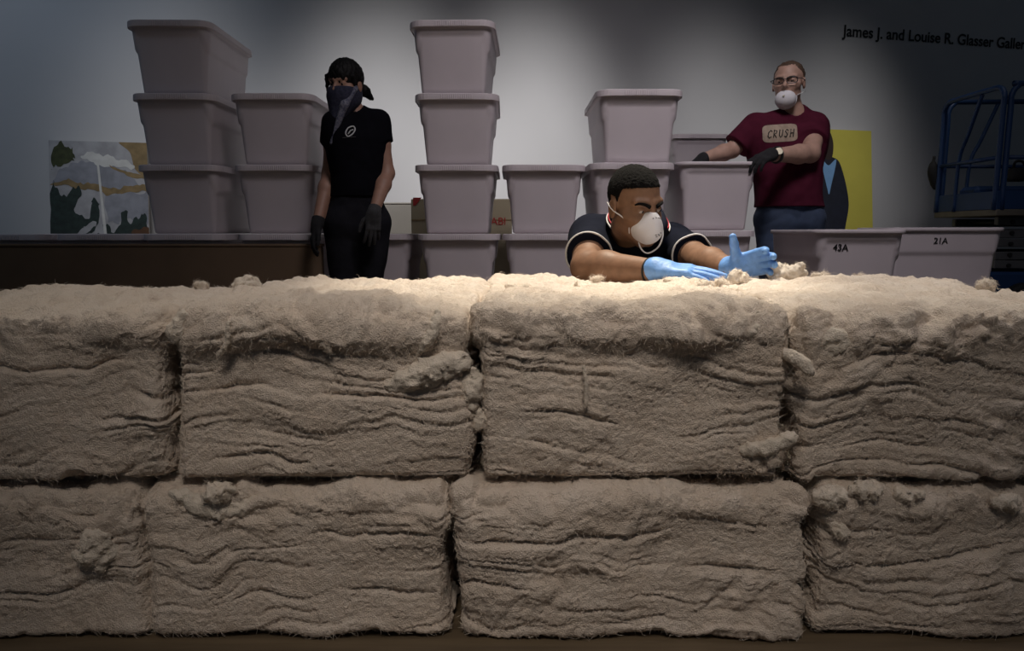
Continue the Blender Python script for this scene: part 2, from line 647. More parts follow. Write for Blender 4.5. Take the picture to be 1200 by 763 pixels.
blob(m, Z((500, 78), (560, 140), (590, 240), (662, 270), (662, 78)), fn, 3, .0018)
blob(m, Z((120, 300), (200, 220), (350, 195), (480, 215), (600, 310), (640, 330), (500, 360), (300, 330), (160, 330)), fn, 2, .0022, .03, 1)
blob(m, Z((280, 190), (370, 148), (480, 175), (570, 210), (575, 240), (480, 225), (360, 205)), fn, 1, .0024, .02, 2)
blob(m, Z((110, 335), (220, 315), (330, 330), (440, 350), (560, 335), (662, 330), (662, 372), (520, 375), (400, 385), (300, 362), (200, 345)), fn, 3, .0026, .02, 3)
blob(m, Z((440, 215), (520, 250), (620, 268), (640, 290), (560, 280), (480, 250)), fn, 3, .0027, .01, 4)
blob(m, Z((420, 395), (500, 380), (662, 378), (662, 560), (540, 520), (480, 560), (420, 540)), fn, 2, .0024, .03, 5)
blob(m, Z((112, 160), (150, 120), (215, 118), (262, 180), (215, 200), (160, 205), (120, 240)), fn, 5, .003, .06, 6)
blob(m, Z((120, 310), (150, 380), (225, 370), (265, 400), (250, 470), (320, 490), (345, 420), (378, 440), (370, 560), (290, 600), (420, 650), (420, 760), (110, 760)), fn, 4, .003, .05, 7)
blob(m, Z((420, 560), (470, 600), (530, 520), (560, 560), (610, 480), (640, 520), (660, 640), (662, 760), (420, 760)), fn, 4, .003, .05, 8)
blob(m, Z((560, 600), (620, 570), (662, 620), (662, 720), (560, 700)), fn, 6, .0034, .03, 9)
blob(m, Z((200, 640), (270, 590), (355, 545), (350, 580), (280, 620), (240, 660)), fn, 0, .0036, .02, 10)
m.add([fn(Uu(368), Vv(200), .004), fn(Uu(380), Vv(200), .004), fn(Uu(424), Vv(700), .004), fn(Uu(406), Vv(700), .004)], [(3, 2, 1, 0)], 1)
m.build('painted_surface', None, root, mats=mm)

root, fn, ht = picture('yellow_painting', 944, 1021, 152, 0.20, 'yellow canvas with a plain dark figure leaning behind the maroon-shirted woman', 'painting')
m = MB()
mm = [M['pt_yellow'], M['pt_navy'], M['pt_blue'], M['pt_dark']]
m.add([fn(0, 0, .001), fn(1, 0, .001), fn(1, 1, .001), fn(0, 1, .001)], [(0, 1, 2, 3)], 0)
blob(m, [(.17, .80), (.28, .845), (.40, .845), (.52, .80), (.63, .60), (.56, .42), (.55, .2), (.53, .02), (.14, .02), (.13, .4), (.10, .6)], fn, 1, .002)
blob(m, [(.24, .92), (.28, .985), (.36, .985), (.41, .92), (.38, .84), (.28, .84)], fn, 3, .003)
blob(m, [(.22, .83), (.33, .80), (.45, .83), (.36, .68), (.33, .64), (.30, .68)], fn, 2, .0034)
m.build('painted_surface', None, root, mats=mm)

# ================================================================== COTTON BALES
CR = [0]


def lattice(xs, ys, zs):
    nx, ny, nz = len(xs), len(ys), len(zs)
    ids = {}
    F = []
    I, J, K = np.meshgrid(np.arange(nx), np.arange(ny), np.arange(nz), indexing='ij')
    surf = (I == 0) | (I == nx - 1) | (J == 0) | (J == ny - 1) | (K == 0) | (K == nz - 1)
    vid = -np.ones((nx, ny, nz), np.int32)
    vid[surf] = np.arange(surf.sum())
    verts = np.stack([xs[I[surf]], ys[J[surf]], zs[K[surf]]], 1)

    def q(A, flip):
        f = np.stack([A[:-1, :-1], A[1:, :-1], A[1:, 1:], A[:-1, 1:]], -1).reshape(-1, 4)
        F.append(f[:, ::-1] if flip else f)
    q(vid[0], True); q(vid[-1], False)
    q(vid[:, 0], False); q(vid[:, -1], True)
    q(vid[:, :, 0], True); q(vid[:, :, -1], False)
    return verts, np.concatenate(F)


def cotton_disp(p, seed, topz, z0, lump=1.0, layer=1.0):
    """outward displacement of compressed cotton: stacked sheets, creases and clumps"""
    n = lambda s, k, q=None: noise(p if q is None else q, s, seed + k)
    w = np.stack([n((5, 5, 7), 1), n((5, 5, 7), 2), n((3.2, 3.2, 4), 3)], 1)
    p2 = p + w * V(.03, .03, .055)
    p2[:, 2] += n((11, 11, 13), 4) * .020 + n((38, 38, 38), 24) * .0022
    d = n((3.0, 3.0, 4), 5) * .024 + n((8, 8, 9), 25) * .012
    tz = np.clip((p[:, 2] - z0) / (topz - z0), 0, 1)
    up = np.clip((tz - .72) / .22, 0, 1)
    calm = 1 - .75 * up
    for N_, amp, cr, k in ((19, .0040, .0105, 30), (47, .0018, .0050, 40)):
        L = p2[:, 2] * N_ + seed * 1.7
        i = np.floor(L)
        f = L - i
        e = np.clip((f - .88) / .12, 0, 1)
        e = e * e * (3 - 2 * e)
        q = np.stack([p[:, 0] * 3.5, p[:, 1] * 3.5, i * 7.31], 1)
        q1 = np.stack([p[:, 0] * 3.5, p[:, 1] * 3.5, (i + 1) * 7.31], 1)
        a, b = n((1, 1, 1), k, q), n((1, 1, 1), k, q1)
        d += layer * amp * 1.6 * (a + (b - a) * e) * calm
        dist = np.minimum(f, 1 - f) / N_                       # metres from the sheet boundary
        j = np.where(f > .5, i + 1, i)
        qb = np.stack([p[:, 0] * 5.5, p[:, 1] * 5.5, j * 5.17], 1)
        open_ = np.clip(n((1, 1, 1), k + 3, qb) * 3.2 - .06, 0, 1)
        wid = .0015 + .0026 * open_
        d -= layer * cr * open_ * np.exp(-(dist / wid) ** 2) * calm
        d += layer * amp * .6 * np.sqrt(np.clip(4 * f * (1 - f), 0, 1)) * open_ * calm
    # clumps, strongest along the upper edge
    ck = np.clip(-.05 + 1.7 * n((4.5, 4.5, 7), 10), 0, 1) * .8 + .65 * up
    b1 = np.abs(n((15, 15, 19), 11, p2))
    b2 = np.abs(n((34, 34, 38), 12, p2))
    d += lump * ck * (.034 * b1 + .013 * b2 - .009)
    lip = np.clip((tz - .74) / .12, 0, 1)
    d += (.011 if z0 > .1 else .003) * lip * lip * (3 - 2 * lip) * (1 + 2.2 * n((4, 4, 3), 18))
    d += (.0022 + .003 * up) * np.abs(n((55, 55, 60), 17, p2)) + .0016 * n((95, 95, 120), 13) + .0023 * n((170, 170, 190), 14) + .0019 * n((290, 290, 290), 15)
    return d


def fuzz(parent, pts, nrm, seed, length=.012, radius=.00022, lay=.35):
    """short cotton fibres lying loosely on a surface"""
    rs = np.random.RandomState(seed)
    k = len(pts)
    t = rs.normal(size=(k, 3))
    t -= nrm * (t * nrm).sum(1)[:, None] * .9
    t /= np.linalg.norm(t, axis=1)[:, None] + 1e-9
    ln = length * (.35 + 1.1 * rs.rand(k))[:, None]
    b = np.cross(nrm, t)
    c = rs.normal(size=(k, 1)) * .7
    P_ = np.zeros((k, 5, 3), np.float32)
    for i in range(5):
        u = i / 4
        P_[:, i] = pts - nrm * .0008 + t * ln * (u - .15 * u * u) + b * ln * c * u * u * .6 + nrm * ln * lay * (u - .75 * u * u) * (1 + .6 * c)
    hc = bpy.data.hair_curves.new('cotton_fibres')
    hc.add_curves([5] * k)
    hc.points.foreach_set('position', (P_ - base_of(parent)).astype(np.float32).ravel())
    ra = hc.attributes.get('radius') or hc.attributes.new('radius', 'FLOAT', 'POINT')
    ra.data.foreach_set('value', np.tile(np.array([1, 1, .9, .7, .3], np.float32) * radius, k))
    hc.materials.append(M['fibre'])
    o = bpy.data.objects.new('cotton_fibres', hc)
    COL.objects.link(o)
    o.parent = parent
    o['kind'] = 'stuff'
    return o


def top_w(n):
    return np.clip(n[:, 2], 0, 1)


def bale(label, x0, x1, z0, z1, seed, y0=1.145, y1=1.925, sag=0.0, skew=0.0, lump=1.0, layer=1.0):
    g = 0.005
    x0, x1, y0, y1 = x0 + g, x1 - g, y0 + g, y1 - g
    z0 += .004
    xs = np.linspace(x0, x1, int((x1 - x0) / .0026))
    zs = np.linspace(z0, z1, int((z1 - z0) / .0026))
    ys = [y0]
    st = .003
    while ys[-1] < y1:
        ys.append(ys[-1] + st)
        st = min(st * 1.03, .0075)
    ys = np.array(ys[:-1] + [y1])
    v, f = lattice(xs, ys, zs)
    lo, hi = V(x0, y0, z0), V(x1, y1, z1)
    r = V(.024, .040, .040)
    rr = np.tile(r, (len(v), 1))
    rr[v[:, 2] < (z0 + z1) / 2, 2] = .018
    core = np.clip(v, lo + rr, hi - rr)
    d = v - core
    dn = d / rr
    L = np.linalg.norm(dn, axis=1)[:, None]
    dn = dn / np.maximum(L, 1e-6)
    p = core + dn * rr
    nrm = dn / np.linalg.norm(dn, axis=1)[:, None]
    disp = cotton_disp(p, seed, z1, z0, lump, layer)
    flake = np.abs(noise(p, (16, 30, 16), seed + 50)) * np.clip(.2 + 2 * noise(p, (5, 5, 5), seed + 51), 0, 1)
    disp = disp + top_w(nrm) * (0.016 * flake + .004 * np.abs(noise(p, (42, 80, 42), seed + 52)) - .004)
    bot = np.clip((p[:, 2] - z0) / .02, 0, 1)
    amt = np.where(nrm[:, 2] < -.5, .30 if z0 > .1 else .05, 1.0)
    top = np.clip(nrm[:, 2], 0, 1)
    amt = amt * (1 - .30 * top)
    p[:, 0] -= nrm[:, 0] * .004
    p = p + nrm * (disp * amt)[:, None]
    # overhanging folds: soft droop of the upper roll and a slanted side
    p[:, 2] += (noise(p, (9, 9, 9), seed + 20) * .016 + noise(p, (30, 30, 30), seed + 21) * .005) * bot * (1 - top * .4)
    p[:, 0] += skew * (p[:, 2] - z0) + noise(p, (7, 7, 7), seed + 22) * .008
    if sag:
        p[:, 2] -= sag * top * np.clip((p[:, 1] - y0) / (y1 - y0), 0, 1)
    p[:, 2] = np.maximum(p[:, 2], z0 - (.008 if z0 > .1 else 0))
    root = thing('cotton_bale', ((x0 + x1) / 2, (y0 + y1) / 2, z0), label, 'cotton bale', 'compressed blocks of raw cotton')
    mesh_obj('cotton_block', p, f, M['cotton'], root)
    rs = np.random.RandomState(seed)
    pick = rs.permutation(np.where((nrm[:, 1] < -.3) | (nrm[:, 2] > .35))[0])[:17000]
    fuzz(root, p[pick], nrm[pick], seed)
    return root


ZM, ZT = 0.284, 0.585
BT = [bale('cotton bale at the left end of the upper row, cut off by the frame', -1.19, -.595, ZM, ZT - .004, 11, sag=.022),
      bale('upper cotton bale left of the middle seam, with a loose layer on its top edge', -.595, -.063, ZM, ZT, 24),
      bale('upper cotton bale in front of the kneeling man with a smooth overhanging lip', -.063, .485, ZM, ZT + .004, 37),
      bale('upper cotton bale at the right end beside the deep dark gap', .49, 1.10, ZM, ZT + .002, 52, sag=.004)]
BB = [bale('lumpy cotton bale at the left end of the lower row', -1.25, -.645, 0, ZM - .009, 63, y0=1.128, lump=1.4),
      bale('lower cotton bale with a ruffled top edge, second from the left end', -.645, -.10, 0, ZM - .009, 75, y0=1.128, skew=-.03, lump=1.2),
      bale('widest lower cotton bale below the kneeling man', -.10, .525, 0, ZM - .009, 88, y0=1.128, lump=1.1),
      bale('lower cotton bale at the right end with white tufts along its top', .53, 1.13, 0, ZM - .009, 97, y0=1.128, lump=1.1)]


def clump_sdf(c, r, seed, nballs=16, amp=.0045):
    """a torn clump of cotton: many small soft lobes run together"""
    rs = np.random.RandomState(seed)
    c, r = np.asarray(c, float), np.asarray(r, float)
    balls = []
    nballs = int(nballs * 1.7)
    for i in range(nballs):
        d = rs.normal(size=3)
        d /= np.linalg.norm(d)
        q = c + d * r * (.25 + .55 * rs.rand())
        balls.append((q, float(min(r) * (.24 + .36 * rs.rand()))))

    def fn(p):
        d = None
        for q, rad in balls:
            v = p - q.astype(np.float32)
            e = np.sqrt((v * v).sum(1)) - rad
            d = e if d is None else smin(d, e, .006)
        return d + amp * noise(p, (70, 70, 70), seed) + amp * .7 * noise(p, (150, 150, 150), seed + 1)
    m_ = r + .012
    return sdf_mesh(fn, c - m_, c + m_, .0024)


def mesh_normals(v, f):
    n = np.cross(v[f[:, 2]] - v[f[:, 0]], v[f[:, 3]] - v[f[:, 1]])
    o = np.zeros_like(v)
    for k in range(4):
        np.add.at(o, f[:, k], n)
    return o / (np.linalg.norm(o, axis=1)[:, None] + 1e-12)


def loose(px, py, Y, r, seed, label, nb=16):
    c = P(px, py, Y)
    root = thing('cotton_tuft', c, label, 'cotton tuft', 'loose tufts on the bales')
    v, f = clump_sdf(c, r, seed, nb)
    mesh_obj('tuft_body', v, f, M['tuft'], root)
    n = mesh_normals(v, f)
    pick = np.random.RandomState(seed).permutation(len(v))[:700]
    fuzz(root, v[pick], n[pick], seed, .010, .0002, .6)
    return root


loose(600, 343, 1.60, (.055, .030, .022), 201, 'torn ridge of cotton lying over the seam left of the kneeling man', 22)
loose(676, 338, 1.62, (.009, .009, .018), 205, 'small upright wisp of cotton in front of the rolled-up forearm', 6)
loose(922, 320, 1.80, (.060, .030, .026), 211, 'largest cotton tuft, heaped in front of the raised blue glove', 30)
loose(866, 327, 1.74, (.040, .026, .020), 215, 'round cotton tuft beneath the raised blue glove', 20)
loose(822, 338, 1.55, (.030, .022, .020), 219, 'fuzzy cotton tuft nearest the front below the flat blue hand', 14)
loose(786, 333, 1.63, (.034, .022, .012), 221, 'flat flake of cotton just below the flat blue hand', 14)
loose(1158, 336, 1.50, (.024, .022, .018), 231, 'cotton tuft at the far right corner in front of bin 21A', 12)
loose(235, 337, 1.80, (.030, .022, .018), 241, 'small cotton clump standing above the bale left of the other clump', 12)
loose(292, 335, 1.76, (.044, .03, .024), 245, 'bigger cotton clump left of the woman in black', 20)
loose(172, 342, 1.80, (.012, .012, .016), 249, 'tiny cotton wisp on the left bale back edge', 6)


loose(962, 324, 1.76, (.034, .024, .012), 251, 'low ragged tuft on the pile edge right of the largest tuft', 16)
loose(1008, 327, 1.74, (.022, .02, .009), 253, 'small crumb of cotton on the right bale in front of bin 43A', 10)
loose(846, 333, 1.66, (.024, .02, .012), 255, 'ragged cotton tuft between the flat hand and the raised hand', 12)
loose(700, 327, 1.72, (.030, .02, .007), 257, 'thin cotton scrap lying along the forearm with the dark wristband', 10)


def bale_tube(parent, name, pts, r, seed, amp=.35):
    """a strand, roll or fold of cotton hanging on a bale"""
    q = arc(pts, 3)
    m_ = len(q)
    rr = [r * (.55 + .45 * math.sin(math.pi * (i + .6) / (m_ + .2))) for i in range(m_)]

    def fn(p):
        d = None
        for i in range(m_ - 1):
            e = cap(p, q[i], q[i + 1], rr[i], rr[i + 1])
            d = e if d is None else smin(d, e, r * .5)
        return d + r * amp * noise(p, (45, 45, 45), seed) + r * amp * .8 * noise(p, (120, 120, 120), seed + 1)
    a = np.array(q)
    v, f = sdf_mesh(fn, a.min(0) - r * 1.9, a.max(0) + r * 1.9, max(.0016, r * .16))
    o = mesh_obj(name, v, f, M['tuft'], parent)
    n = mesh_normals(v, f)
    pick = np.random.RandomState(seed).permutation(len(v))[:300]
    fuzz(o, v[pick], n[pick], seed, .008, .0002, .5)


YF = 1.135
bale_tube(BT[2], 'roll', [P(916, 412, 1.16), P(930, 418, YF - .006), P(942, 428, YF - .016), P(949, 437, YF - .02)], .010, 301, .25)
bale_tube(BT[2], 'strand', [P(684, 430, YF + .006), P(687, 450, YF + .002), P(686, 478, YF + .004)], .0042, 303)
bale_tube(BT[1], 'strand', [P(268, 378, YF), P(266, 402, YF), P(256, 416, YF + .006)], .0046, 305)
bale_tube(BT[1], 'strand', [P(372, 396, YF), P(382, 404, YF - .002), P(386, 414, YF + .004)], .006, 307)
bale_tube(BT[1], 'fold', [P(513, 368, YF + .03), P(505, 392, YF + .016), P(492, 412, YF + .022)], .010, 309)
bale_tube(BT[1], 'fold', [P(545, 420, YF + .030), P(515, 431, YF + .024), P(482, 443, YF + .026), P(455, 452, YF + .034)], .021, 311)
bale_tube(BT[2], 'flake', [P(930, 512, YF + .016), P(905, 522, YF + .014), P(872, 528, YF + .022)], .014, 313, .3)
bale_tube(BB[1], 'fold', [P(205, 578, YF + .014), P(240, 592, YF + .012), P(275, 598, YF + .013), P(295, 588, YF + .018)], .016, 315)


def clump(parent, px, py, Y, r, seed, nb=16):
    c = P(px, py, Y)
    v, f = clump_sdf(c, r, seed, nb)
    o = mesh_obj('clump', v, f, M['tuft'], parent)
    n = mesh_normals(v, f)
    pick = np.random.RandomState(seed).permutation(len(v))[:400]
    fuzz(o, v[pick], n[pick], seed, .010, .0002, .5)


clump(BT[1], 553, 455, YF + .03, (.020, .018, .045), 321, 22)
clump(BT[2], 562, 490, YF + .035, (.016, .014, .022), 323, 10)
clump(BB[3], 972, 583, YF - .006, (.030, .02, .020), 325, 20)
clump(BB[3], 1015, 573, YF - .004, (.034, .018, .016), 327, 22)
clump(BB[3], 982, 620, YF - .002, (.020, .014, .024), 329, 14)
clump(BT[2], 905, 540, YF + .018, (.014, .012, .010), 331, 8)
clump(BB[0], 112, 640, YF + .004, (.045, .024, .045), 333, 34)
clump(BB[3], 1065, 580, YF + .0, (.03, .016, .013), 345, 16)
clump(BB[3], 1180, 588, YF + .0, (.03, .016, .018), 347, 16)
clump(BB[1], 258, 577, YF + .0, (.04, .02, .016), 335, 22)
clump(BT[3], 975, 400, YF + .03, (.040, .03, .034), 337, 26)
clump(BT[1], 214, 385, YF + .024, (.024, .02, .032), 339, 16)
clump(BT[2], 875, 385, YF + .03, (.044, .026, .026), 341, 26)


# ================================================================== STORAGE BINS
def ring_pts(a, b, r, ns=5, nc=7):
    """rounded-rectangle outline and its normals"""
    pts, nr = [], []
    cs = [(a - r, b - r, 0), (-(a - r), b - r, 90), (-(a - r), -(b - r), 180), (a - r, -(b - r), 270)]
    for i, (cx, cy, a0) in enumerate(cs):
        for k in range(nc):
            w = math.radians(a0 + 90 * k / (nc - 1))
            pts.append((cx + r * math.cos(w), cy + r * math.sin(w)))
            nr.append((math.cos(w), math.sin(w)))
        nx, ny, na = cs[(i + 1) % 4]
        w = math.radians(a0 + 90)
        e = (cx + r * math.cos(w), cy + r * math.sin(w))
        w2 = math.radians(na)
        s_ = (nx + r * math.cos(w2), ny + r * math.sin(w2))
        for k in range(1, ns):
            t = k / ns
            pts.append((e[0] + (s_[0] - e[0]) * t, e[1] + (s_[1] - e[1]) * t))
            nr.append((math.cos(w), math.sin(w)))
    return np.array(pts), np.array(nr)


BW, BD, BH, PITCH = 0.43, 0.64, 0.341, 0.3555     # short side faces the camera


def loft(rings, close_first=True, close_last=True):
    n = len(rings[0])
    v = np.concatenate(rings)
    F = []
    for i in range(len(rings) - 1):
        for k in range(n):
            l = (k + 1) % n
            F.append((i * n + k, i * n + l, (i + 1) * n + l, (i + 1) * n + k))
    if close_first:
        F.append(tuple(range(n))[::-1])
    if close_last:
        F.append(tuple((len(rings) - 1) * n + k for k in range(n)))
    return v, F


def tub_mesh():
    a, b = BW / 2 - .014, BD / 2 - .014
    pts, nr = ring_pts(a, b, .055)

    def ring(z, inset=0.0):
        # body tapers downwards; a shoulder steps out below the rim, lower on the ends than on the front
        side = np.abs(nr[:, 0])
        zst = .292 - .085 * np.clip((side - .25) / .6, 0, 1)
        st = np.clip((z - zst) / .022 + .5, 0, 1)
        st = st * st * (3 - 2 * st)
        ins = .030 * (1 - z / .33) + .009 * (1 - st) + inset
        q = pts - nr * ins[:, None]
        return np.concatenate([q, np.full((len(q), 1), z)], 1)

    def flat(z, out):
        q = pts + nr * out
        return np.concatenate([q, np.full((len(q), 1), z)], 1)
    rings = [ring(0, .012), ring(.003, .004), ring(.010, 0)]
    rings += [ring(z) for z in np.linspace(.03, .322, 30)]
    rings += [flat(.323, .011), flat(.326, .013), flat(.338, .013), flat(BH, .010), flat(BH, -.004), flat(.336, -.006)]
    rings += [ring(z, .005) for z in np.linspace(.31, .008, 14)]
    return loft(rings)


def lid_mesh():
    a, b = BW / 2 - .014, BD / 2 - .014
    pts, nr = ring_pts(a, b, .055)

    def flat(z, out):
        q = pts + nr * out
        return np.concatenate([q, np.full((len(q), 1), z)], 1)
    T = BH + .0125
    rings = [flat(BH + .0012, -.02), flat(BH + .0012, .0155), flat(BH - .018, .0155), flat(BH - .019, .018), flat(BH - .004, .018), flat(T - .003, .017),
             flat(T, .013), flat(T, -.006), flat(T - .006, -.010), flat(T - .006, -.05)]
    v, F = loft(rings)
    mb = MB()
    mb.add(v, F)
    for sy in (-1, 1):                      # ribbed grips in the middle of the short sides
        for k in range(15):
            mb.box(((k - 7) * .011, sy * (b + .0185), BH - .006), (.003, .0018, .011), None, .001)
    return np.array(mb.v), mb.f


_tv, _tf = tub_mesh()
_lv, _lf = lid_mesh()
proto = [None, None]


def smooth_by_angle(o):
    pass


def storage_bin(x, yf, z, label, lid=True, zs=1.0, rz=0.0, long_side=False):
    root = thing('storage_bin', (x, yf + (BW if long_side else BD) / 2, z), label, 'storage bin', 'white storage bins stacked by the wall')
    root.rotation_euler = (0, 0, rz + (math.pi / 2 if long_side else 0))
    root.scale = (1, 1, zs)
    if proto[0] is None:
        proto[0] = mesh_obj('tub', _tv, _tf, M['bin'], root, world=False)
        proto[1] = mesh_obj('lid', _lv, _lf, M['lid'], root, smooth=False, world=False)
    else:
        c = proto[0].copy(); c.parent = root; COL.objects.link(c)
        if lid:
            c = proto[1].copy(); c.parent = root; COL.objects.link(c)
    return root


ORD = {1: 'bottom', 2: 'second from bottom', 3: 'third from bottom', 4: 'fourth from bottom'}


def stack(x, yf, n, phrase, zs=1.0, jig=None, open_top=False, long_side=False):
    out = []
    for k in range(n):
        dx, dr = (jig[k] if jig else (0, 0))
        pos = 'top' if k == n - 1 else ORD[k + 1]
        out.append(storage_bin(x + dx, yf, .001 + k * PITCH * zs, 'white storage bin, %s in %s' % (pos, phrase),
                               lid=not (open_top and k == n - 1), zs=zs, rz=dr, long_side=long_side))
    return out


stack(-1.735, 3.60, 5, 'the five-high stack right of the landscape painting', jig=[(0, 0), (0, 0), (0, .0), (-.005, .01), (-.008, .015)])
stack(-1.232, 3.60, 4, 'the four-high stack left of the woman in black')
stack(-.286, 3.60, 5, 'the five-high stack in the middle', jig=[(.004, 0), (.004, 0), (-.004, .0), (0, .01), (-.01, -.03)])
stack(.167, 3.60, 3, 'the three-high stack left of the kneeling man')
stack(.638, 3.50, 4, 'the four-high stack behind the kneeling man', jig=[(-.03, 0), (-.03, 0), (-.03, 0), (0, 0)])
stack(1.068, 3.60, 3, 'the three-high stack under the gloved hand', zs=1.027, open_top=True, jig=[(0, 0), (0, 0), (.006, 0)])
stack(1.36, 5.05, 4, 'the far stack seen between other stacks')
stack(-.765, 3.82, 2, 'the two-high stack behind the gloved hip')
stack(-2.19, 3.60, 2, 'the pair below the landscape painting')
stack(-2.66, 3.60, 2, 'the pair at the far left edge')
SJ = stack(1.61, 3.14, 2, 'the pair marked 43A', zs=1.05, open_top=True)
SK = stack(2.37, 3.72, 2, 'the pair marked 21A', zs=1.068, open_top=True, long_side=True)


def mark(root, body, px, py, size, inset=.018):
    yf = root.location.y - (BW if 'pair marked 21A' in root['label'] else BD) / 2
    p = P(px, py, yf + inset)
    loc = p - V(*root.location)
    zl = loc[2] / root.scale.z
    if root.rotation_euler.z < 1:
        zl = min(zl, .249)
        loc[2] = zl * root.scale.z
    half = (BW if root.rotation_euler.z > 1 else BD) / 2
    step_z = .207 if root.rotation_euler.z > 1 else .292
    loc[1] = -half + .014 + .030 * (1 - zl / .33) + (.009 if zl < step_z - .01 else .0) - .002
    cu = bpy.data.curves.new('marking', 'FONT')
    cu.body, cu.size, cu.extrude, cu.offset = body, size, .0009, size * .012
    cu.materials.append(M['ink'])
    o = bpy.data.objects.new('marking', cu)
    COL.objects.link(o)
    o = solid_text(o)
    o.parent = root
    m_ = Matrix.Rotation(-root.rotation_euler.z, 4, 'Z') @ Matrix.Translation(Vector(loc)) @ Matrix.Rotation(math.radians(95.2), 4, 'X')
    o.matrix_local = Matrix.Diagonal((1, 1, 1 / root.scale.z, 1)) @ m_
    o['label'] = 'black handwritten code ' + body


mark(SJ[1], '43A', 977, 288, .042, .0225)
mark(SK[1], '21A', 1094, 285.5, .046)

# long brown panel standing in front of the left bins
pn = thing('brown_panel', (-1.94, 3.50, 0), 'long dark brown board standing in front of the left bins', 'board')
m = MB()
m.box((-1.95, 3.515, .324), (.98, .02, .323), None, .004)
m.build('board', M['card'], pn)
m = MB()
m.box((-1.95, 3.515, .6535), (.985, .024, .007), None, .003)
m.build('top_edge', M['card'], pn)

# cartons behind the middle stack
ct = thing('cardboard_carton', (-.34, 4.75, 0), 'cream carton with red lettering behind the middle stacks', 'box')
m = MB()
m.box((-.335, 4.75, .47), (.335, .16, .468), None, .006)
m.build('carton_body', M['carton'], ct)
MB().box((-.335, 4.588, .80), (.335, .0015, .004), None, .0005).build('tape_line', M['pt_tan'], ct)
MB().add([P(484, 231.5, 4.587), P(494, 231.5, 4.587), P(487, 241, 4.587), P(484, 241, 4.587)], [(0, 1, 2, 3)]).build('red_corner', M['carton_red'], ct)
text_obj('red_lettering', 'ABI', P(575, 263.5, 4.586), V(1, 0, 0), V(0, 0, 1), .074, M['carton_red'], ct, width=.098)
c2 = thing('white_carton', (-.80, 5.1, 0), 'white carton peeking out beside the gloved hip', 'box')
m = MB().box((-.80, 5.1, .46), (.13, .12, .459), None, .006)
m.build('carton_body', M['carton_white'], c2)
MB().box((-.80, 5.1, .925), (.132, .122, .006), None, .002).build('flap', M['carton_white'], c2)


# ================================================================== SCISSOR LIFT
YL = 5.30
lf = thing('scissor_lift', (4.58, 5.7, 0), 'blue scissor lift with railed platform standing at the right wall', 'lift')
X0 = 3.71
X1 = X0 + 1.75
YB = YL + .78
zp = P(1100, 246, YL)[2]
MB().box(((X0 + X1) / 2, YL + .39, zp - .02), ((X1 - X0) / 2, .39, .025), None, .006).build('platform', M['lift_tan'], lf)
m = MB()
m.box(((X0 + X1) / 2, YL + .012, zp + .075), ((X1 - X0) / 2, .008, .07), None, .003)
m.box(((X0 + X1) / 2, YB - .012, zp + .075), ((X1 - X0) / 2, .008, .07), None, .003)
m.box((X0 + .008, YL + .39, zp + .075), (.008, .37, .07), None, .003)
m.build('toe_board', M['lift'], lf)


def rail(pts, r=.024):
    return [V(*p) for p in pts]


z_t = P(1164, 99, YL)[2]
zm = P(1164, 184, YL)[2]
x2, x3 = X0 + .045, X1 - .02
ya, yb = YL + .03, YB - .03
for y_ in (YL + .015, YB - .015):
    MB().tube(arc([V(x2, y_, zp), V(x2, y_, z_t - .2), V(x2, y_, z_t - .07), V(x2 + .05, y_, z_t), V(x2 + .14, y_, z_t + .012), V(x3 - .1, y_, z_t + .012),
                   V(x3, y_, z_t - .06), V(x3, y_, z_t - .2), V(x3, y_, zp)], 5), .021, 10).build('guard_rail', M['lift'], lf, True)
    MB().tube([V(x2, y_, zm), V(x3, y_, zm)], .016, 10).build('mid_rail', M['lift'], lf, True)
    MB().tube(arc([V(x2 + .42, y_, z_t), V(x2 + .30, y_, zp + .62), V(x2 + .22, y_, zp + .42), V(x2 + .21, y_, zp)], 5), .016, 10).build('brace', M['lift'], lf, True)
MB().tube(arc([V(X0, yb, zp), V(X0, yb, z_t - .2), V(X0, yb, z_t - .07), V(X0, yb - .05, z_t - .01), V(X0, yb - .16, z_t), V(X0, ya + .16, z_t),
               V(X0, ya + .05, z_t - .01), V(X0, ya, z_t - .07), V(X0, ya, z_t - .2), V(X0, ya, zp)], 5), .021, 10).build('end_rail', M['lift'], lf, True)
MB().tube([V(X0, ya, zm), V(X0, yb, zm)], .016, 10).build('mid_rail', M['lift'], lf, True)
MB().tube(arc([V(X0, ya + .25, z_t - .02), V(X0, ya + .38, zp + .62), V(X0, ya + .47, zp + .42), V(X0, ya + .48, zp)], 5), .016, 10).build('brace', M['lift'], lf, True)
# folded scissor arms
for i in range(5):
    zz = zp - .09 - .085 * i
    MB().box(((X0 + X1) / 2 + .03, YL + .12, zz), ((X1 - X0) / 2 - .06, .025, .032), rot_y if False else np.array([[math.cos(.012 * (-1) ** i), 0, math.sin(.012 * (-1) ** i)], [0, 1, 0], [-math.sin(.012 * (-1) ** i), 0, math.cos(.012 * (-1) ** i)]]), .005).build('scissor_arm', M['lift_grey'], lf)
    MB().box(((X0 + X1) / 2 + .03, YL + .64, zz), ((X1 - X0) / 2 - .06, .025, .032), None, .005).build('scissor_arm', M['lift_grey'], lf)
    for xx in (X0 + .2, X0 + .6, X0 + 1.0, X0 + 1.4):
        MB().cyl(V(xx, YL + .08, zz), V(xx, YL + .68, zz), .016, 12).build('pivot_pin', M['rubber'], lf)
zc_ = zp - .09 - .085 * 4 - .05
MB().box(((X0 + X1) / 2, YL + .39, (zc_ + .16) / 2), ((X1 - X0) / 2 - .02, .33, (zc_ - .16) / 2), None, .02).build('chassis', M['lift'], lf)
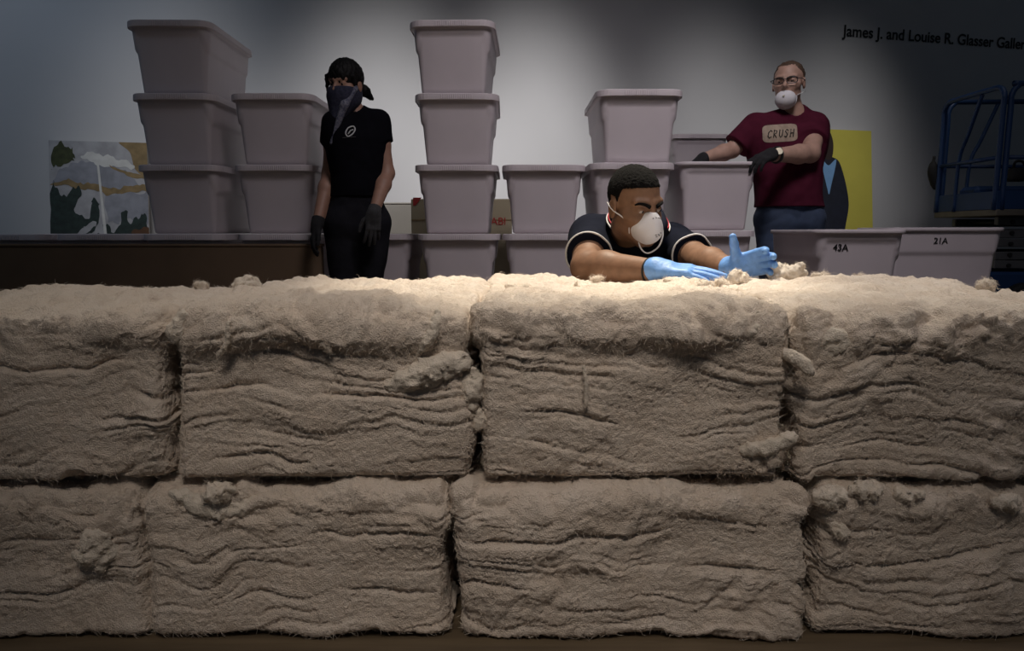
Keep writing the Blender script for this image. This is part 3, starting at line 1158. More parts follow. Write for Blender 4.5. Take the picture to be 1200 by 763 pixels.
for xx in (X0 + .30, X1 - .25):
    for yy in (YL + .02, YL + .76):
        mb = MB().tube([V(xx, yy - .05, .165), V(xx, yy - .04, .165), V(xx, yy + .04, .165), V(xx, yy + .05, .165)], [.145, .162, .162, .145], 32)
        w = mb.build('wheel', M['rubber'], lf, True)
        MB().cyl(V(xx, yy - .056, .165), V(xx, yy + .056, .165), .07, 20).build('hub', M['lift_grey'], w)
MB().box((X0 + .36, YL + .55, zp + .11), (.24, .12, .10), None, .03).build('tool_tray', M['lift'], lf)
bg = MB().tube(arc([P(1095, 183, YB), P(1093, 200, YB + .01), P(1096, 215, YB + .01), P(1095, 222, YB)], 5), [.012] * 3 + [.03, .036, .04, .042, .042, .042, .04, .04, .036, .03, .024, .016, .01], 12)
o = bg.build('black_pouch', M['rubber'], None, True)
tag(o, 'black pouch hanging on the corner of the blue lift rail', 'pouch')
ctl = MB()
ctl.box(P(1192, 205, YL + .1), (.06, .05, .05), None, .015)
ctl.tube(arc([P(1187, 200, YL + .1), P(1190, 190, YL + .1), P(1199, 190, YL + .1), P(1203, 202, YL + .1)], 5), .010, 8)
ctl.build('control_box', M['rubber'], lf, True)


# ================================================================== PEOPLE
def head_prims(loc, H, s=1.0, wide=1.0, nose=1.0):
    """returns fn(world pts)->distance of a head with a face; H columns = left, forward, up"""
    c = np.asarray(loc, np.float32)
    Hf = np.asarray(H, np.float32)

    def fn(p):
        q = ((p - c) @ Hf) / s
        q[:, 0] /= wide
        m_ = q.copy()
        m_[:, 0] = np.abs(m_[:, 0])             # mirrored copy for the paired features
        d = ell(q, (0, -.012, .034), (.074, .094, .084))
        d = smin(d, ell(q, (0, .026, -.035), (.057, .064, .076)), .03)
        d = smin(d, cap(m_, (.041, -.002, -.058), (.018, .066, -.096), .019, .017), .03)
        d = smin(d, cap(q, (-.012, .070, -.100), (.012, .070, -.100), .015), .02)
        d = smin(d, cap(m_, (.050, .040, -.022), (.036, .066, -.030), .017, .016), .025)
        d = smin(d, cap(m_, (.012, .082, .021), (.046, .066, .022), .0115, .010), .012)
        # eye sockets
        d = smax(d, -ell(m_, (.031, .098, -.001), (.019, .020, .0115)), .012)
        # eyelids
        d = smin(d, ell(m_, (.0315, .0715, .0005), (.0155, .0140, .0125)), .004)
        d = smax(d, -ell(m_, (.0315, .090, -.0035), (.0115, .012, .0036)), .003)
        # nose
        d = smin(d, cap(q, (0, .084, .014), (0, .104 + .004 * nose, -.030), .0075, .0110), .012)
        d = smin(d, cap(m_, (.0095, .094, -.034), (.0105, .091, -.036), .0075), .008)
        d = smax(d, -cap(m_, (.006, .099, -.045), (.0065, .098, -.040), .0032), .003)
        # mouth
        d = smin(d, cap(q, (-.018, .082, -.0635), (.018, .082, -.0635), .0075), .008)
        d = smin(d, cap(q, (-.015, .083, -.0725), (.015, .083, -.0725), .0080), .006)
        d = smax(d, -cap(q, (-.021, .093, -.0680), (.021, .093, -.0680), .0022), .003)
        # ears
        e = ell(m_, (.077, -.012, -.010), (.0085, .020, .032))
        e = smax(e, -ell(m_, (.087, -.010, -.006), (.007, .011, .019)), .005)
        d = smin(d, e, .008)
        return d * s
    return fn


def head_to_world(loc, H, s=1.0, wide=1.0):
    c = np.asarray(loc, float)
    return lambda x, y, z: c + H @ (V(x * wide, y, z) * s)


def local(loc, H, s=1.0):
    c, Hf = np.asarray(loc, np.float32), np.asarray(H, np.float32)
    return lambda p: ((p - c) @ Hf) / s


def torso_fn(nb, sL, sR, hL, hR, rc, rw, rh, fat=0.0, neck_r=.055, k=.06):
    nb, sL, sR, hL, hR = [np.asarray(x, float) for x in (nb, sL, sR, hL, hR)]
    cs, ch = (sL + sR) / 2, (hL + hR) / 2
    dn = norm(ch - cs)
    segs = []
    for s_, h_ in ((sL, hL), (sR, hR)):
        chst = s_ * .56 + cs * .44 + dn * .10
        ws = (h_ * .62 + ch * .38) * .48 + cs * .30 + ch * .22
        hp = h_ * .78 + ch * .22
        segs += [(chst, ws, rc, rw), (ws, hp, rw, rh), (nb + dn * .02, s_ + dn * .01, neck_r * .85, neck_r * .95)]

    def fn(p, off=0.0):
        d = cap(p, *segs[0][:2], segs[0][2] + off, segs[0][3] + off)
        for a, b, ra, rb in segs[1:]:
            d = smin(d, cap(p, a, b, ra + off, rb + off), k)
        return d
    return fn


def limb(p, pts, rs, off=0.0, k=.02):
    d = None
    for i in range(len(pts) - 1):
        e = cap(p, pts[i], pts[i + 1], rs[i] + off, rs[i + 1] + off)
        d = e if d is None else smin(d, e, k)
    return d


def arm_pts(s, e, w, r0=.052, r1=.043, r2=.027):
    s, e, w = [np.asarray(x, float) for x in (s, e, w)]
    return [s, s + (e - s) * .45, e, e + (w - e) * .3, w], [r0, r0 * .95, r1 * .95, r1, r2]


def hand_fn(wr, Rh, side, curls=(.25, .25, .3, .35), spread=(.10, .02, -.06, -.14), thumb=((.55, .75, -.25), (.25, .95, -.25), (.1, 1, -.1)), s=1.0, cuff=None, rad=1.0, palm_curl=0.0):
    """glove or hand: palm, four jointed fingers, thumb from the side of the palm.  Rh columns = x (thumb side of a left hand), y (fingers), z (back of hand)"""
    wr = np.asarray(wr, float)
    W = lambda x, y, z: wr + Rh @ (V(x * side, y, z) * s)
    Rs = Rh.copy()
    segs = []
    for i, (bx, by, ln) in enumerate(((.029, .092, .074), (.010, .097, .082), (-.010, .093, .076), (-.028, .084, .060))):
        p0 = V(bx, by, -.0015 * abs(i - 1))
        mc = V(bx * .75, .030, 0)
        segs.append((W(*mc), W(*p0), .0115, .0105))
        c = curls[i] * .35
        for j, fr in enumerate((.46, .30, .24)):
            c += curls[i] * (.6, 1.0, .7)[j]
            sp = spread[i]
            d = V(math.sin(sp) * math.cos(c), math.cos(sp) * math.cos(c), -math.sin(c))
            p1 = p0 + d * ln * fr
            r0, r1 = ((.0098, .0090), (.0090, .0083), (.0083, .0074))[j]
            if i == 3:
                r0, r1 = r0 * .88, r1 * .88
            segs.append((W(*p0), W(*p1), r0 * rad, r1 * rad))
            p0 = p1
    tsegs = []
    p0 = V(.020, .022, -.004)
    for j, (d, ln) in enumerate(zip(thumb, (.040, .033, .027))):
        p1 = p0 + norm(d) * ln
        r0, r1 = ((.0150, .0115), (.0112, .0100), (.0100, .0082))[j]
        tsegs.append((W(*p0), W(*p1), r0 * rad, r1 * rad))
        p0 = p1
    pc = W(0, .050, -.001)
    allp = [x for a, b, _, _ in segs + tsegs for x in (a, b)] + [wr]

    def fn(p):
        d = rbox(p, pc, V(.040, .048, .0135) * s, .0125 * s, Rs)
        f = None
        for n_, (a, b, ra, rb) in enumerate(segs):
            e = cap(p, a, b, ra * s, rb * s)
            f = e if f is None else (np.minimum(f, e))
        d = smin(d, f, .008 * s)
        t = None
        for a, b, ra, rb in tsegs:
            e = cap(p, a, b, ra * s, rb * s)
            t = e if t is None else smin(t, e, .004 * s)
        d = smin(d, t, .009 * s)
        d = smin(d, cap(p, wr, W(0, .03, 0), .026 * s, .026 * s), .02)
        if cuff is not None:
            ce, cr = cuff
            ax = norm(ce - wr)
            e = cap(p, wr, ce + ax * .05, cr * .95, cr * 1.08)
            e = np.maximum(e, (p - ce.astype(np.float32)) @ ax.astype(np.float32))
            d = smin(d, e, .012)
        return d
    lo = np.min(allp, 0) - .045
    hi = np.max(allp, 0) + .045
    if cuff is not None:
        lo, hi = np.minimum(lo, cuff[0] - .05), np.maximum(hi, cuff[0] + .05)
    return fn, lo, hi


def frame_yz(y, z):
    y = norm(y)
    z = np.asarray(z, float) - y * np.dot(z, y)
    z = norm(z)
    return np.stack([np.cross(y, z), y, z], 1)


def folds(p, seed, amp=.004, sc=(9, 9, 14)):
    w = noise(p, (4, 4, 4), seed + 3)[:, None] * V(.05, .05, .05)
    return amp * (1 - 2 * np.abs(noise(p + w, sc, seed))) * .6 + amp * noise(p, (5, 5, 6), seed + 1)


def eye_parts(root, HW, s=1.0, gaze=(0, 0), wide=1.0):
    for sx in (-1, 1):
        c = HW(sx * .0315, .0700, -.002)
        v, f = sphere(c, .0128 * s)
        e = mesh_obj('eye', v, f, M['eye'], root)
        g = HW(sx * .0315 + gaze[0] * .012, .0700 + .0105, -.002 + gaze[1] * .012)
        d = norm(g - c)
        v, f = sphere(c + d * .0088 * s, .0062 * s)
        mesh_obj('iris', v, f, M['iris'], e)


def sphere(c, r, nu=24, nv=14):
    vs, F = [], []
    r = np.asarray(r) * np.ones(3)
    for j in range(nv + 1):
        ph = math.pi * (0.001 + .998 * j / nv)
        for i in range(nu):
            th = 2 * math.pi * i / nu
            vs.append(np.asarray(c) + r * V(math.cos(th) * math.sin(ph), math.sin(th) * math.sin(ph), math.cos(ph)))
    for j in range(nv):
        for i in range(nu):
            k = (i + 1) % nu
            F.append((j * nu + i, (j + 1) * nu + i, (j + 1) * nu + k, j * nu + k))
    return np.array(vs), F


def brow_parts(root, HW, material, thick=.0042, drop=.0):
    for sx in (-1, 1):
        pts = arc([HW(sx * .012, .0945, .0140 - drop), HW(sx * .028, .0915, .0185), HW(sx * .042, .0805, .0200), HW(sx * .050, .0690, .0155)], 5)
        n_ = len(pts)
        MB().tube(pts, [thick * (1.1 - .6 * i / n_) for i in range(n_)], 8, flat=1).build('eyebrow', material, root, True)


# ------------------------------------------------------------------ kneeling man in the navy polo shirt
def build_man():
    root = thing('person', (.42, 2.45, 0), 'person in a navy polo and white mask kneeling behind the bales, pressing cotton', 'person')
    nb = P(737, 262, 2.17)
    sR, eR, wR = P(693, 276, 2.24), P(688, 313, 1.985), P(768, 317.5, 1.80)
    sL, eL, wL = P(788, 285, 2.34), P(822, 306, 2.09), P(858, 316, 1.87)
    hR, hL = V(.30, 2.62, .30), V(.54, 2.64, .30)
    H = rot(math.radians(26), math.radians(13), math.radians(-4))
    hc = P(744, 240, 2.02)
    s = .93
    HW = head_to_world(hc, H, s)
    hf = head_prims(hc, H, s, .965)
    T = torso_fn(nb, sL, sR, hL, hR, .105, .10, .115)
    aR, aL = arm_pts(sR, eR, wR, .056, .047, .030), arm_pts(sL, eL, wL, .056, .045, .029)
    kR, kL = V(.24, 2.16, .075), V(.60, 2.18, .075)
    fR, fL = V(.29, 2.58, .06), V(.55, 2.60, .06)
    lR = ([hR, kR, kR + V(0, .06, 0), fR, fR + V(0, .12, -.02)], [.085, .06, .055, .042, .035])
    lL = ([hL, kL, kL + V(0, .06, 0), fL, fL + V(0, .12, -.02)], [.085, .06, .055, .042, .035])
    nk = HW(0, -.022, -.07)

    def body(p):
        d = hf(p)
        d = smin(d, cap(p, nk, nb + V(0, .02, -.02), .051, .060), .02)
        t = T(p, -.012)
        for a in (aR, aL):
            t = smin(t, limb(p, *a), .03)
        for l in (lR, lL):
            t = smin(t, limb(p, l[0], l[1], -.006), .04)
        return smin(d, t, .03)
    sdf_obj('body', body, (.05, 1.72, 0), (.80, 2.85, .98), .0036, M['skin_man'], root)

    # polo shirt
    def sleeve(p, a, b, r, L):
        ax = norm(b - a).astype(np.float32)
        d = cap(p, a, b, r, r * 1.03)
        return np.maximum(d, (p - a.astype(np.float32)) @ ax - L)
    nax = norm(HW(0, 0, 0) - nb).astype(np.float32)

    def shirt(p):
        d = T(p, .010)
        d = smin(d, sleeve(p, sR, eR, .072, .185), .03)
        d = smin(d, sleeve(p, sL, eL, .0665, .185), .03)
        d = d + folds(p, 41, .006, (10, 10, 12))
        d = np.maximum(d, -(cap(p, nb, nb + nax * .2, .052, .075)))
        d = np.maximum(d, .30 - p[:, 2])
        return d
    sh = sdf_obj('polo_shirt', shirt, (.05, 1.95, .28), (.80, 2.80, .86), .0042, M['polo'], root)

    def ringpts(c, ax, r, n=40, e=1.0):
        ax = norm(ax)
        a = norm(np.cross(ax, V(0, 0, 1) if abs(ax[2]) < .9 else V(1, 0, 0)))
        b = np.cross(ax, a)
        return [c + r * (a * math.cos(2 * math.pi * k / n) + e * b * math.sin(2 * math.pi * k / n)) for k in range(n)]
    # white bands at sleeve ends
    for a, b, r in ((sR, eR, .0725), (sL, eL, .067)):
        ax = norm(b - a)
        pts = ringpts(a + ax * .180, ax, r + .0008, 48)
        # snap on the fabric: move each point along its radius to the surface
        q = np.array(pts, np.float32)
        ctr = (a + ax * .180).astype(np.float32)
        for _ in range(6):
            dd = shirt(q)
            rad = (q - ctr) / np.linalg.norm(q - ctr, axis=1)[:, None]
            q = q - rad * np.clip(dd, -.02, .02)[:, None] * .8
        t = MB().tube(list(q.astype(float)), .0032, 8, closed=True)
        t.build('sleeve_trim', M['white'], sh, True)
    # collar: open ring around the neck, higher at the back
    fwd = norm(V(H[0, 1], H[1, 1], 0))
    fwd = norm(V(.25, -1, 0))
    lat = V(-fwd[1], fwd[0], 0)
    A, Bq, Cc = [], [], []
    n_ = 48
    cu_ = norm(V(.04, -.42, .9))                       # collar axis follows the neck
    fwd = norm(fwd - cu_ * fwd.dot(cu_))
    lat = np.cross(cu_, fwd)
    cc_ = nb + V(.020, -.038, .006)
    for k in range(n_ + 1):
        w = math.radians(24 + (360 - 48) * k / n_)
        dirv = fwd * math.cos(w) + lat * math.sin(w)
        back = (1 - math.cos(w)) / 2
        A.append(cc_ + dirv * .074 + cu_ * (-.030 + .02 * back))
        Bq.append(cc_ + dirv * .068 + cu_ * (.034 + .028 * back))
        Cc.append(cc_ + dirv * (.104 - .012 * back) + cu_ * (-.020 + .026 * back))
    mb = MB()
    vs = A + Bq + Cc
    F = []
    N = n_ + 1
    for k in range(n_):
        F.append((k, k + 1, N + k + 1, N + k))
        F.append((N + k, N + k + 1, 2 * N + k + 1, 2 * N + k))
    mb.add(vs, F)
    col = mb.build('collar', M['polo'], root, True)
    sol = col.modifiers.new('thickness', 'SOLIDIFY')
    sol.thickness = .003
    cw = arc([c * .93 + b * .07 for c, b in zip(Cc, Bq)][4:-4:2], 3)
    MB().tube([p + V(0, -.0015, .0022) for p in cw], .0034, 8).build('collar_trim', M['white'], col, True)
    cw = arc([c * .80 + b * .20 for c, b in zip(Cc, Bq)][4:-4:2], 3)
    MB().tube([p + V(0, -.0015, .0030) for p in cw], .0028, 8).build('collar_trim', M['red'], col, True)

    # trousers (behind the bales)
    def trousers(p):
        d = smin(limb(p, lR[0][:4], lR[1][:4], .012), limb(p, lL[0][:4], lL[1][:4], .012), .03)
        d = smin(d, cap(p, hR, hL, .118, .118), .04)
        return np.maximum(d, p[:, 2] - .42)
    sdf_obj('trousers', trousers, (.10, 2.05, 0), (.75, 2.85, .45), .008, M['dark_trousers'], root)

    # hair
    lc = local(hc, H, s)

    def hair(p):
        q = lc(p)
        d = ell(q, (0, -.013, .036), (.0745, .0965, .0870))
        m_ = np.abs(q[:, 0])
        line = np.where(q[:, 1] > .02, .064 + .10 * np.clip(q[:, 1] - .055, -.04, .05) - .18 * np.clip(m_ - .045, 0, .04),
                        np.where(q[:, 1] > -.012, .020 - .050 + (q[:, 1] + .012) * 2.7, -.050 + np.clip(-.03 - q[:, 1], -.02, 0) * 1.0))
        ear = np.where((q[:, 1] < -.004) & (q[:, 1] > -.036), .028, -9.0)
        line = np.maximum(line, ear)
        d = np.maximum(d, (line - q[:, 2]) * .75)
        return d * s + noise(p, (160, 160, 160), 5) * .0022
    sdf_obj('hair', hair, hc - .14, hc + .16, .0026, M['hair_crop'], root)
    eye_parts(root, HW, s, (.55, -.35))
    brow_parts(root, HW, M['hair_crop'], .0052, .003)

    # respirator mask
    def mask(p):
        q = lc(p)
        d = ell(q, (0, .070, -.060), (.0485, .057, .0490))
        d = smin(d, ell(q, (0, .092, -.026), (.016, .028, .022)), .03)
        return np.maximum(d, (.048 - q[:, 1]) + .35 * np.maximum(-q[:, 2] - .09, 0)) * s
    mk = sdf_obj('respirator_mask', mask, hc - .17, hc + .17, .0026, M['mask'], root)
    ridge = [HW(.0490 * math.cos(w), .051, -.060 + .0495 * math.sin(w) + (.006 if math.sin(w) > .7 else 0)) for w in np.linspace(0, 2 * math.pi, 44, endpoint=False)]
    MB().tube(ridge, .0022, 6, closed=True).build('mask_rim', M['mask'], mk, True)
    # faint print and staple marks
    mb = MB()
    for (x, z, a) in ((-.012, -.018, .2), (-.004, -.016, .5), (.004, -.0165, .1), (.011, -.019, .4), (.014, -.062, .2), (.006, -.066, .1), (-.003, -.067, .1), (.010, -.070, .1), (.001, -.073, .1)):
        qq = None
        y = .16
        pt = np.array([HW(x, y, z)], np.float32)
        for _ in range(30):
            dd = mask(pt)[0]
            y -= dd / s * .8
            pt = np.array([HW(x, y, z)], np.float32)
        mb.box(HW(x, y, z), (.0030, .0006, .0012), H @ np.array(rotz(a)), .0003)
    mb.build('print', M['lift_grey'], mk)
    # straps
    MB().tube(arc([HW(-.056, .052, -.040), HW(-.068, .030, -.026), HW(-.080, -.005, -.012), HW(-.080, -.035, .005)], 6), .0018, 6).build('strap', M['white'], mk, True)
    MB().tube(arc([HW(-.030, .075, -.092), HW(-.026, .092, -.118), HW(-.004, .100, -.130), HW(.030, .102, -.112), HW(.048, .094, -.080), HW(.052, .078, -.050)], 6), .0024, 6).build('strap', M['white'], mk, True)

    # gloves
    y = norm(P(838, 320, 1.74) - wR)
    Rh = frame_yz(V(y[0], y[1], y[2] - .02), V(.05, -.25, 1))
    fn, lo, hi = hand_fn(wR + V(0, 0, .004), Rh, -1, (.10, .08, .10, .14), (.05, .0, -.05, -.10), s=.98, cuff=(wR + norm(eR - wR) * .012, .034), rad=1.1)
    sdf_obj('glove', fn, lo, hi, .0022, M['nitrile'], root)
    Rh = frame_yz(V(.64, -.72, .26), V(.36, .84, .16))
    fn, lo, hi = hand_fn(wL + V(.004, 0, .004), Rh, 1, (.46, .40, .38, .40), (.13, .05, -.03, -.11),
                         thumb=((.85, .36, -.42), (.78, .42, -.45), (.82, .36, -.38)), s=.88, cuff=(wL + norm(eL - wL) * .022, .035), rad=1.30)
    sdf_obj('glove', fn, lo, hi, .0022, M['nitrile'], root)
    # dark wristband
    ax = norm(eR - wR)
    MB().tube(ringpts(wR + ax * .018, ax, .0325, 36), .003, 8, closed=True).build('wristband', M['rubber'], root, True)


def rotz(a):
    c, s = math.cos(a), math.sin(a)
    return [[c, 0, s], [0, 1, 0], [-s, 0, c]]


build_man()


# ------------------------------------------------------------------ standing woman in black with a bandana
def build_bandana_woman():
    Y = 3.52
    root = thing('person', (P(412, 300, Y)[0], Y, 0), 'person in a black shirt, navy bandana and grey gloves standing left', 'person')
    F = lambda px, py, dy=0.0: P(px, py, Y + dy)
    nb = F(417, 132, .02)
    sR, eR, wR = F(392, 143, -.05), F(386, 203, .02), F(372, 262, -.12)      # her right arm (camera left)
    sL, eL, wL = F(443, 142, .05), F(454, 203, .03), F(438, 249, -.155)
    hR, hL = F(402, 262, -.02), F(436, 262, .02)
    H = rot(math.radians(-20), math.radians(8), math.radians(2))
    hc = F(405, 99, -.02)
    s = .95
    HW, lc = head_to_world(hc, H, s), local(hc, H, s)
    hf = head_prims(hc, H, s)
    T = torso_fn(nb, sL, sR, hL, hR, .088, .082, .104, neck_r=.048)
    aR, aL = arm_pts(sR, eR, wR, .042, .036, .025), arm_pts(sL, eL, wL, .043, .037, .025)
    kR, kL = V(hR[0] + .0, Y - .03, .44), V(hL[0] - .02, Y + .01, .44)
    fR, fL = V(hR[0] + .01, Y + .01, .07), V(hL[0] - .01, Y + .05, .07)
    legs = [([hR, kR, fR], [.088, .058, .042]), ([hL, kL, fL], [.090, .058, .042])]
    nk = HW(0, -.022, -.07)

    def body(p):
        d = smin(hf(p), cap(p, nk, nb + V(0, .01, -.02), .046, .052), .03)
        t = T(p, -.012)
        for a in (aR, aL):
            t = smin(t, limb(p, *a), .03)
        for l in legs:
            t = smin(t, limb(p, l[0], l[1], -.008), .04)
            t = smin(t, cap(p, l[0][2] + V(0, 0, -.03), l[0][2] + V(-.02, -.12, -.045), .03, .024), .03)
        return smin(d, t, .03)
    sdf_obj('body', body, (root.location.x - .35, Y - .30, 0), (root.location.x + .35, Y + .26, 1.66), .0055, M['skin_a'], root)

    def shirt(p):
        d = T(p, .012)
        for a, b in ((sR, eR), (sL, eL)):
            ax = norm(b - a).astype(np.float32)
            d = smin(d, np.maximum(cap(p, a, b, .057, .060), (p - a.astype(np.float32)) @ ax - .11), .03)
        d = d + folds(p, 61, .006, (8, 8, 11))
        d = np.maximum(d, -(cap(p, nb + V(-.01, -.02, .02), nb + V(-.02, -.05, .15), .052, .07)))
        return np.maximum(d, .895 - p[:, 2])
    sdf_obj('shirt', shirt, (root.location.x - .35, Y - .3, .86), (root.location.x + .35, Y + .3, 1.42), .0055, M['black_shirt'], root)

    def trousers(p):
        d = smin(limb(p, legs[0][0], legs[0][1], .010), limb(p, legs[1][0], legs[1][1], .010), .02)
        d = smin(d, np.maximum(T(p, .004), p[:, 2] - .96), .03)
        d = d + folds(p, 66, .006, (7, 7, 10))
        return np.maximum(np.maximum(d, .09 - p[:, 2]), p[:, 2] - .95)
    sdf_obj('trousers', trousers, (root.location.x - .35, Y - .3, .05), (root.location.x + .35, Y + .3, .98), .0065, M['dark_trousers'], root)
    for l in legs:
        a = l[0][2]

        def shoe(p, a=a):
            d = smin(cap(p, a + V(.0, .02, -.02), a + V(-.04, -.15, -.035), .045, .036), cap(p, a, a + V(0, 0, .03), .05, .05), .03)
            return np.maximum(d, .002 - p[:, 2])
        sdf_obj('shoe', shoe, a - V(.14, .26, .09), a + V(.12, .14, .12), .006, M['rubber'], root)

    def hair(p):
        q = lc(p)
        m_ = np.abs(q[:, 0])
        d = ell(q, (0, -.012, .036), (.085, .105, .096))
        line = np.where(q[:, 1] > .035, -.003 + .005 * np.sin(q[:, 0] * 130), np.where(q[:, 1] > -.02, -.01, -.045))
        d = smax(d, line - q[:, 2], .008)
        d = smin(d, cap(q, (-.072, .055, .04), (-.081, .052, -.028), .012, .005), .01)      # loose strands by the face
        d = smin(d, cap(q, (.072, .04, .03), (.078, .03, -.02), .010, .005), .01)
        d = smin(d, ell(q, (.035, -.118, -.028), (.026, .040, .030)), .02)                  # bunched tail
        d = smin(d, cap(q, (.035, -.12, -.03), (.055, -.155, -.065), .024, .012), .02)
        return d * s + noise(p, (90, 90, 50), 8) * .005
    sdf_obj('hair', hair, hc - .22, hc + .22, .004, M['hair_black'], root)
    eye_parts(root, HW, s, (0, -.1))

    def band(p):
        q = lc(p)
        d = ell(q, (0, .008, -.045), (.083, .106, .10))
        d = smax(d, q[:, 2] + .014 + .10 * np.maximum(q[:, 1] * -1, 0) * 0, .006)
        d = smin(d, cap(q, (-.002, .048, -.085), (-.014, .135, -.262), .068, .010), .04)
        # hollow from below at the neck side
        return d * s + folds(p, 71, .004, (12, 12, 9))
    bd = sdf_obj('bandana', band, hc - V(.2, .2, .28), hc + V(.2, .2, .16), .004, M['bandana'], root)

    def fold(p):
        q = lc(p)
        d = cap(q, (.078, .030, -.022), (.046, .098, -.105), .014, .020)
        d = smin(d, cap(q, (.046, .098, -.105), (-.014, .150, -.290), .020, .012), .02)
        return d * s + folds(p, 73, .004, (14, 14, 9))
    sdf_obj('printed_fold', fold, hc - V(.2, .2, .32), hc + V(.2, .2, .16), .004, M['paisley'], bd)
    # chest logo and line of print
    def on_shirt(px, py):
        pt = F(px, py, -.25)
        dirv = norm(pt - V(0, 0, HC))
        for _ in range(40):
            pt = pt + dirv * float(shirt(np.array([pt], np.float32))[0]) * .8
        return pt - dirv * .003
    mb = MB()
    lp = [on_shirt(x, y) for x, y in ((408, 150), (414, 148), (416, 152), (413, 157), (408, 160), (405, 156))]
    mb.tube(arc(lp, 4, True), .0035, 6, closed=True)
    mb.tube(arc([on_shirt(408, 157), on_shirt(411, 153), on_shirt(414, 152)], 4), .003, 6)
    mb.build('chest_logo', M['logo'], root, True)
    MB().tube([on_shirt(x, 161.5 - (x - 400) * .07) for x in range(401, 419, 2)], .0014, 6).build('chest_print', M['lift_grey'], root, True)

    # knit gloves
    Rh = frame_yz(V(-.06, -.05, -1), V(.35, -.93, 0))
    fn, lo, hi = hand_fn(wL, Rh, 1 if False else 1, (.22, .2, .22, .28), (.18, .04, -.06, -.16),
                         thumb=((.8, .7, -.3), (.45, 1, -.3), (.2, 1, -.2)), s=.92, cuff=(wL + norm(eL - wL) * .03, .033), rad=1.12)
    # her left hand hangs with its back to the camera: thumb towards her body (camera left)
    sdf_obj('glove', fn, lo, hi, .003, M['knit'], root)
    Rh = frame_yz(V(-.28, -.18, -1), V(-.85, -.35, .3))
    fn, lo, hi = hand_fn(wR, Rh, -1, (.35, .35, .38, .4), (.08, .02, -.03, -.10), s=.92, cuff=(wR + norm(eR - wR) * .03, .032), rad=1.12)
    sdf_obj('glove', fn, lo, hi, .003, M['dark_knit'], root)


build_bandana_woman()


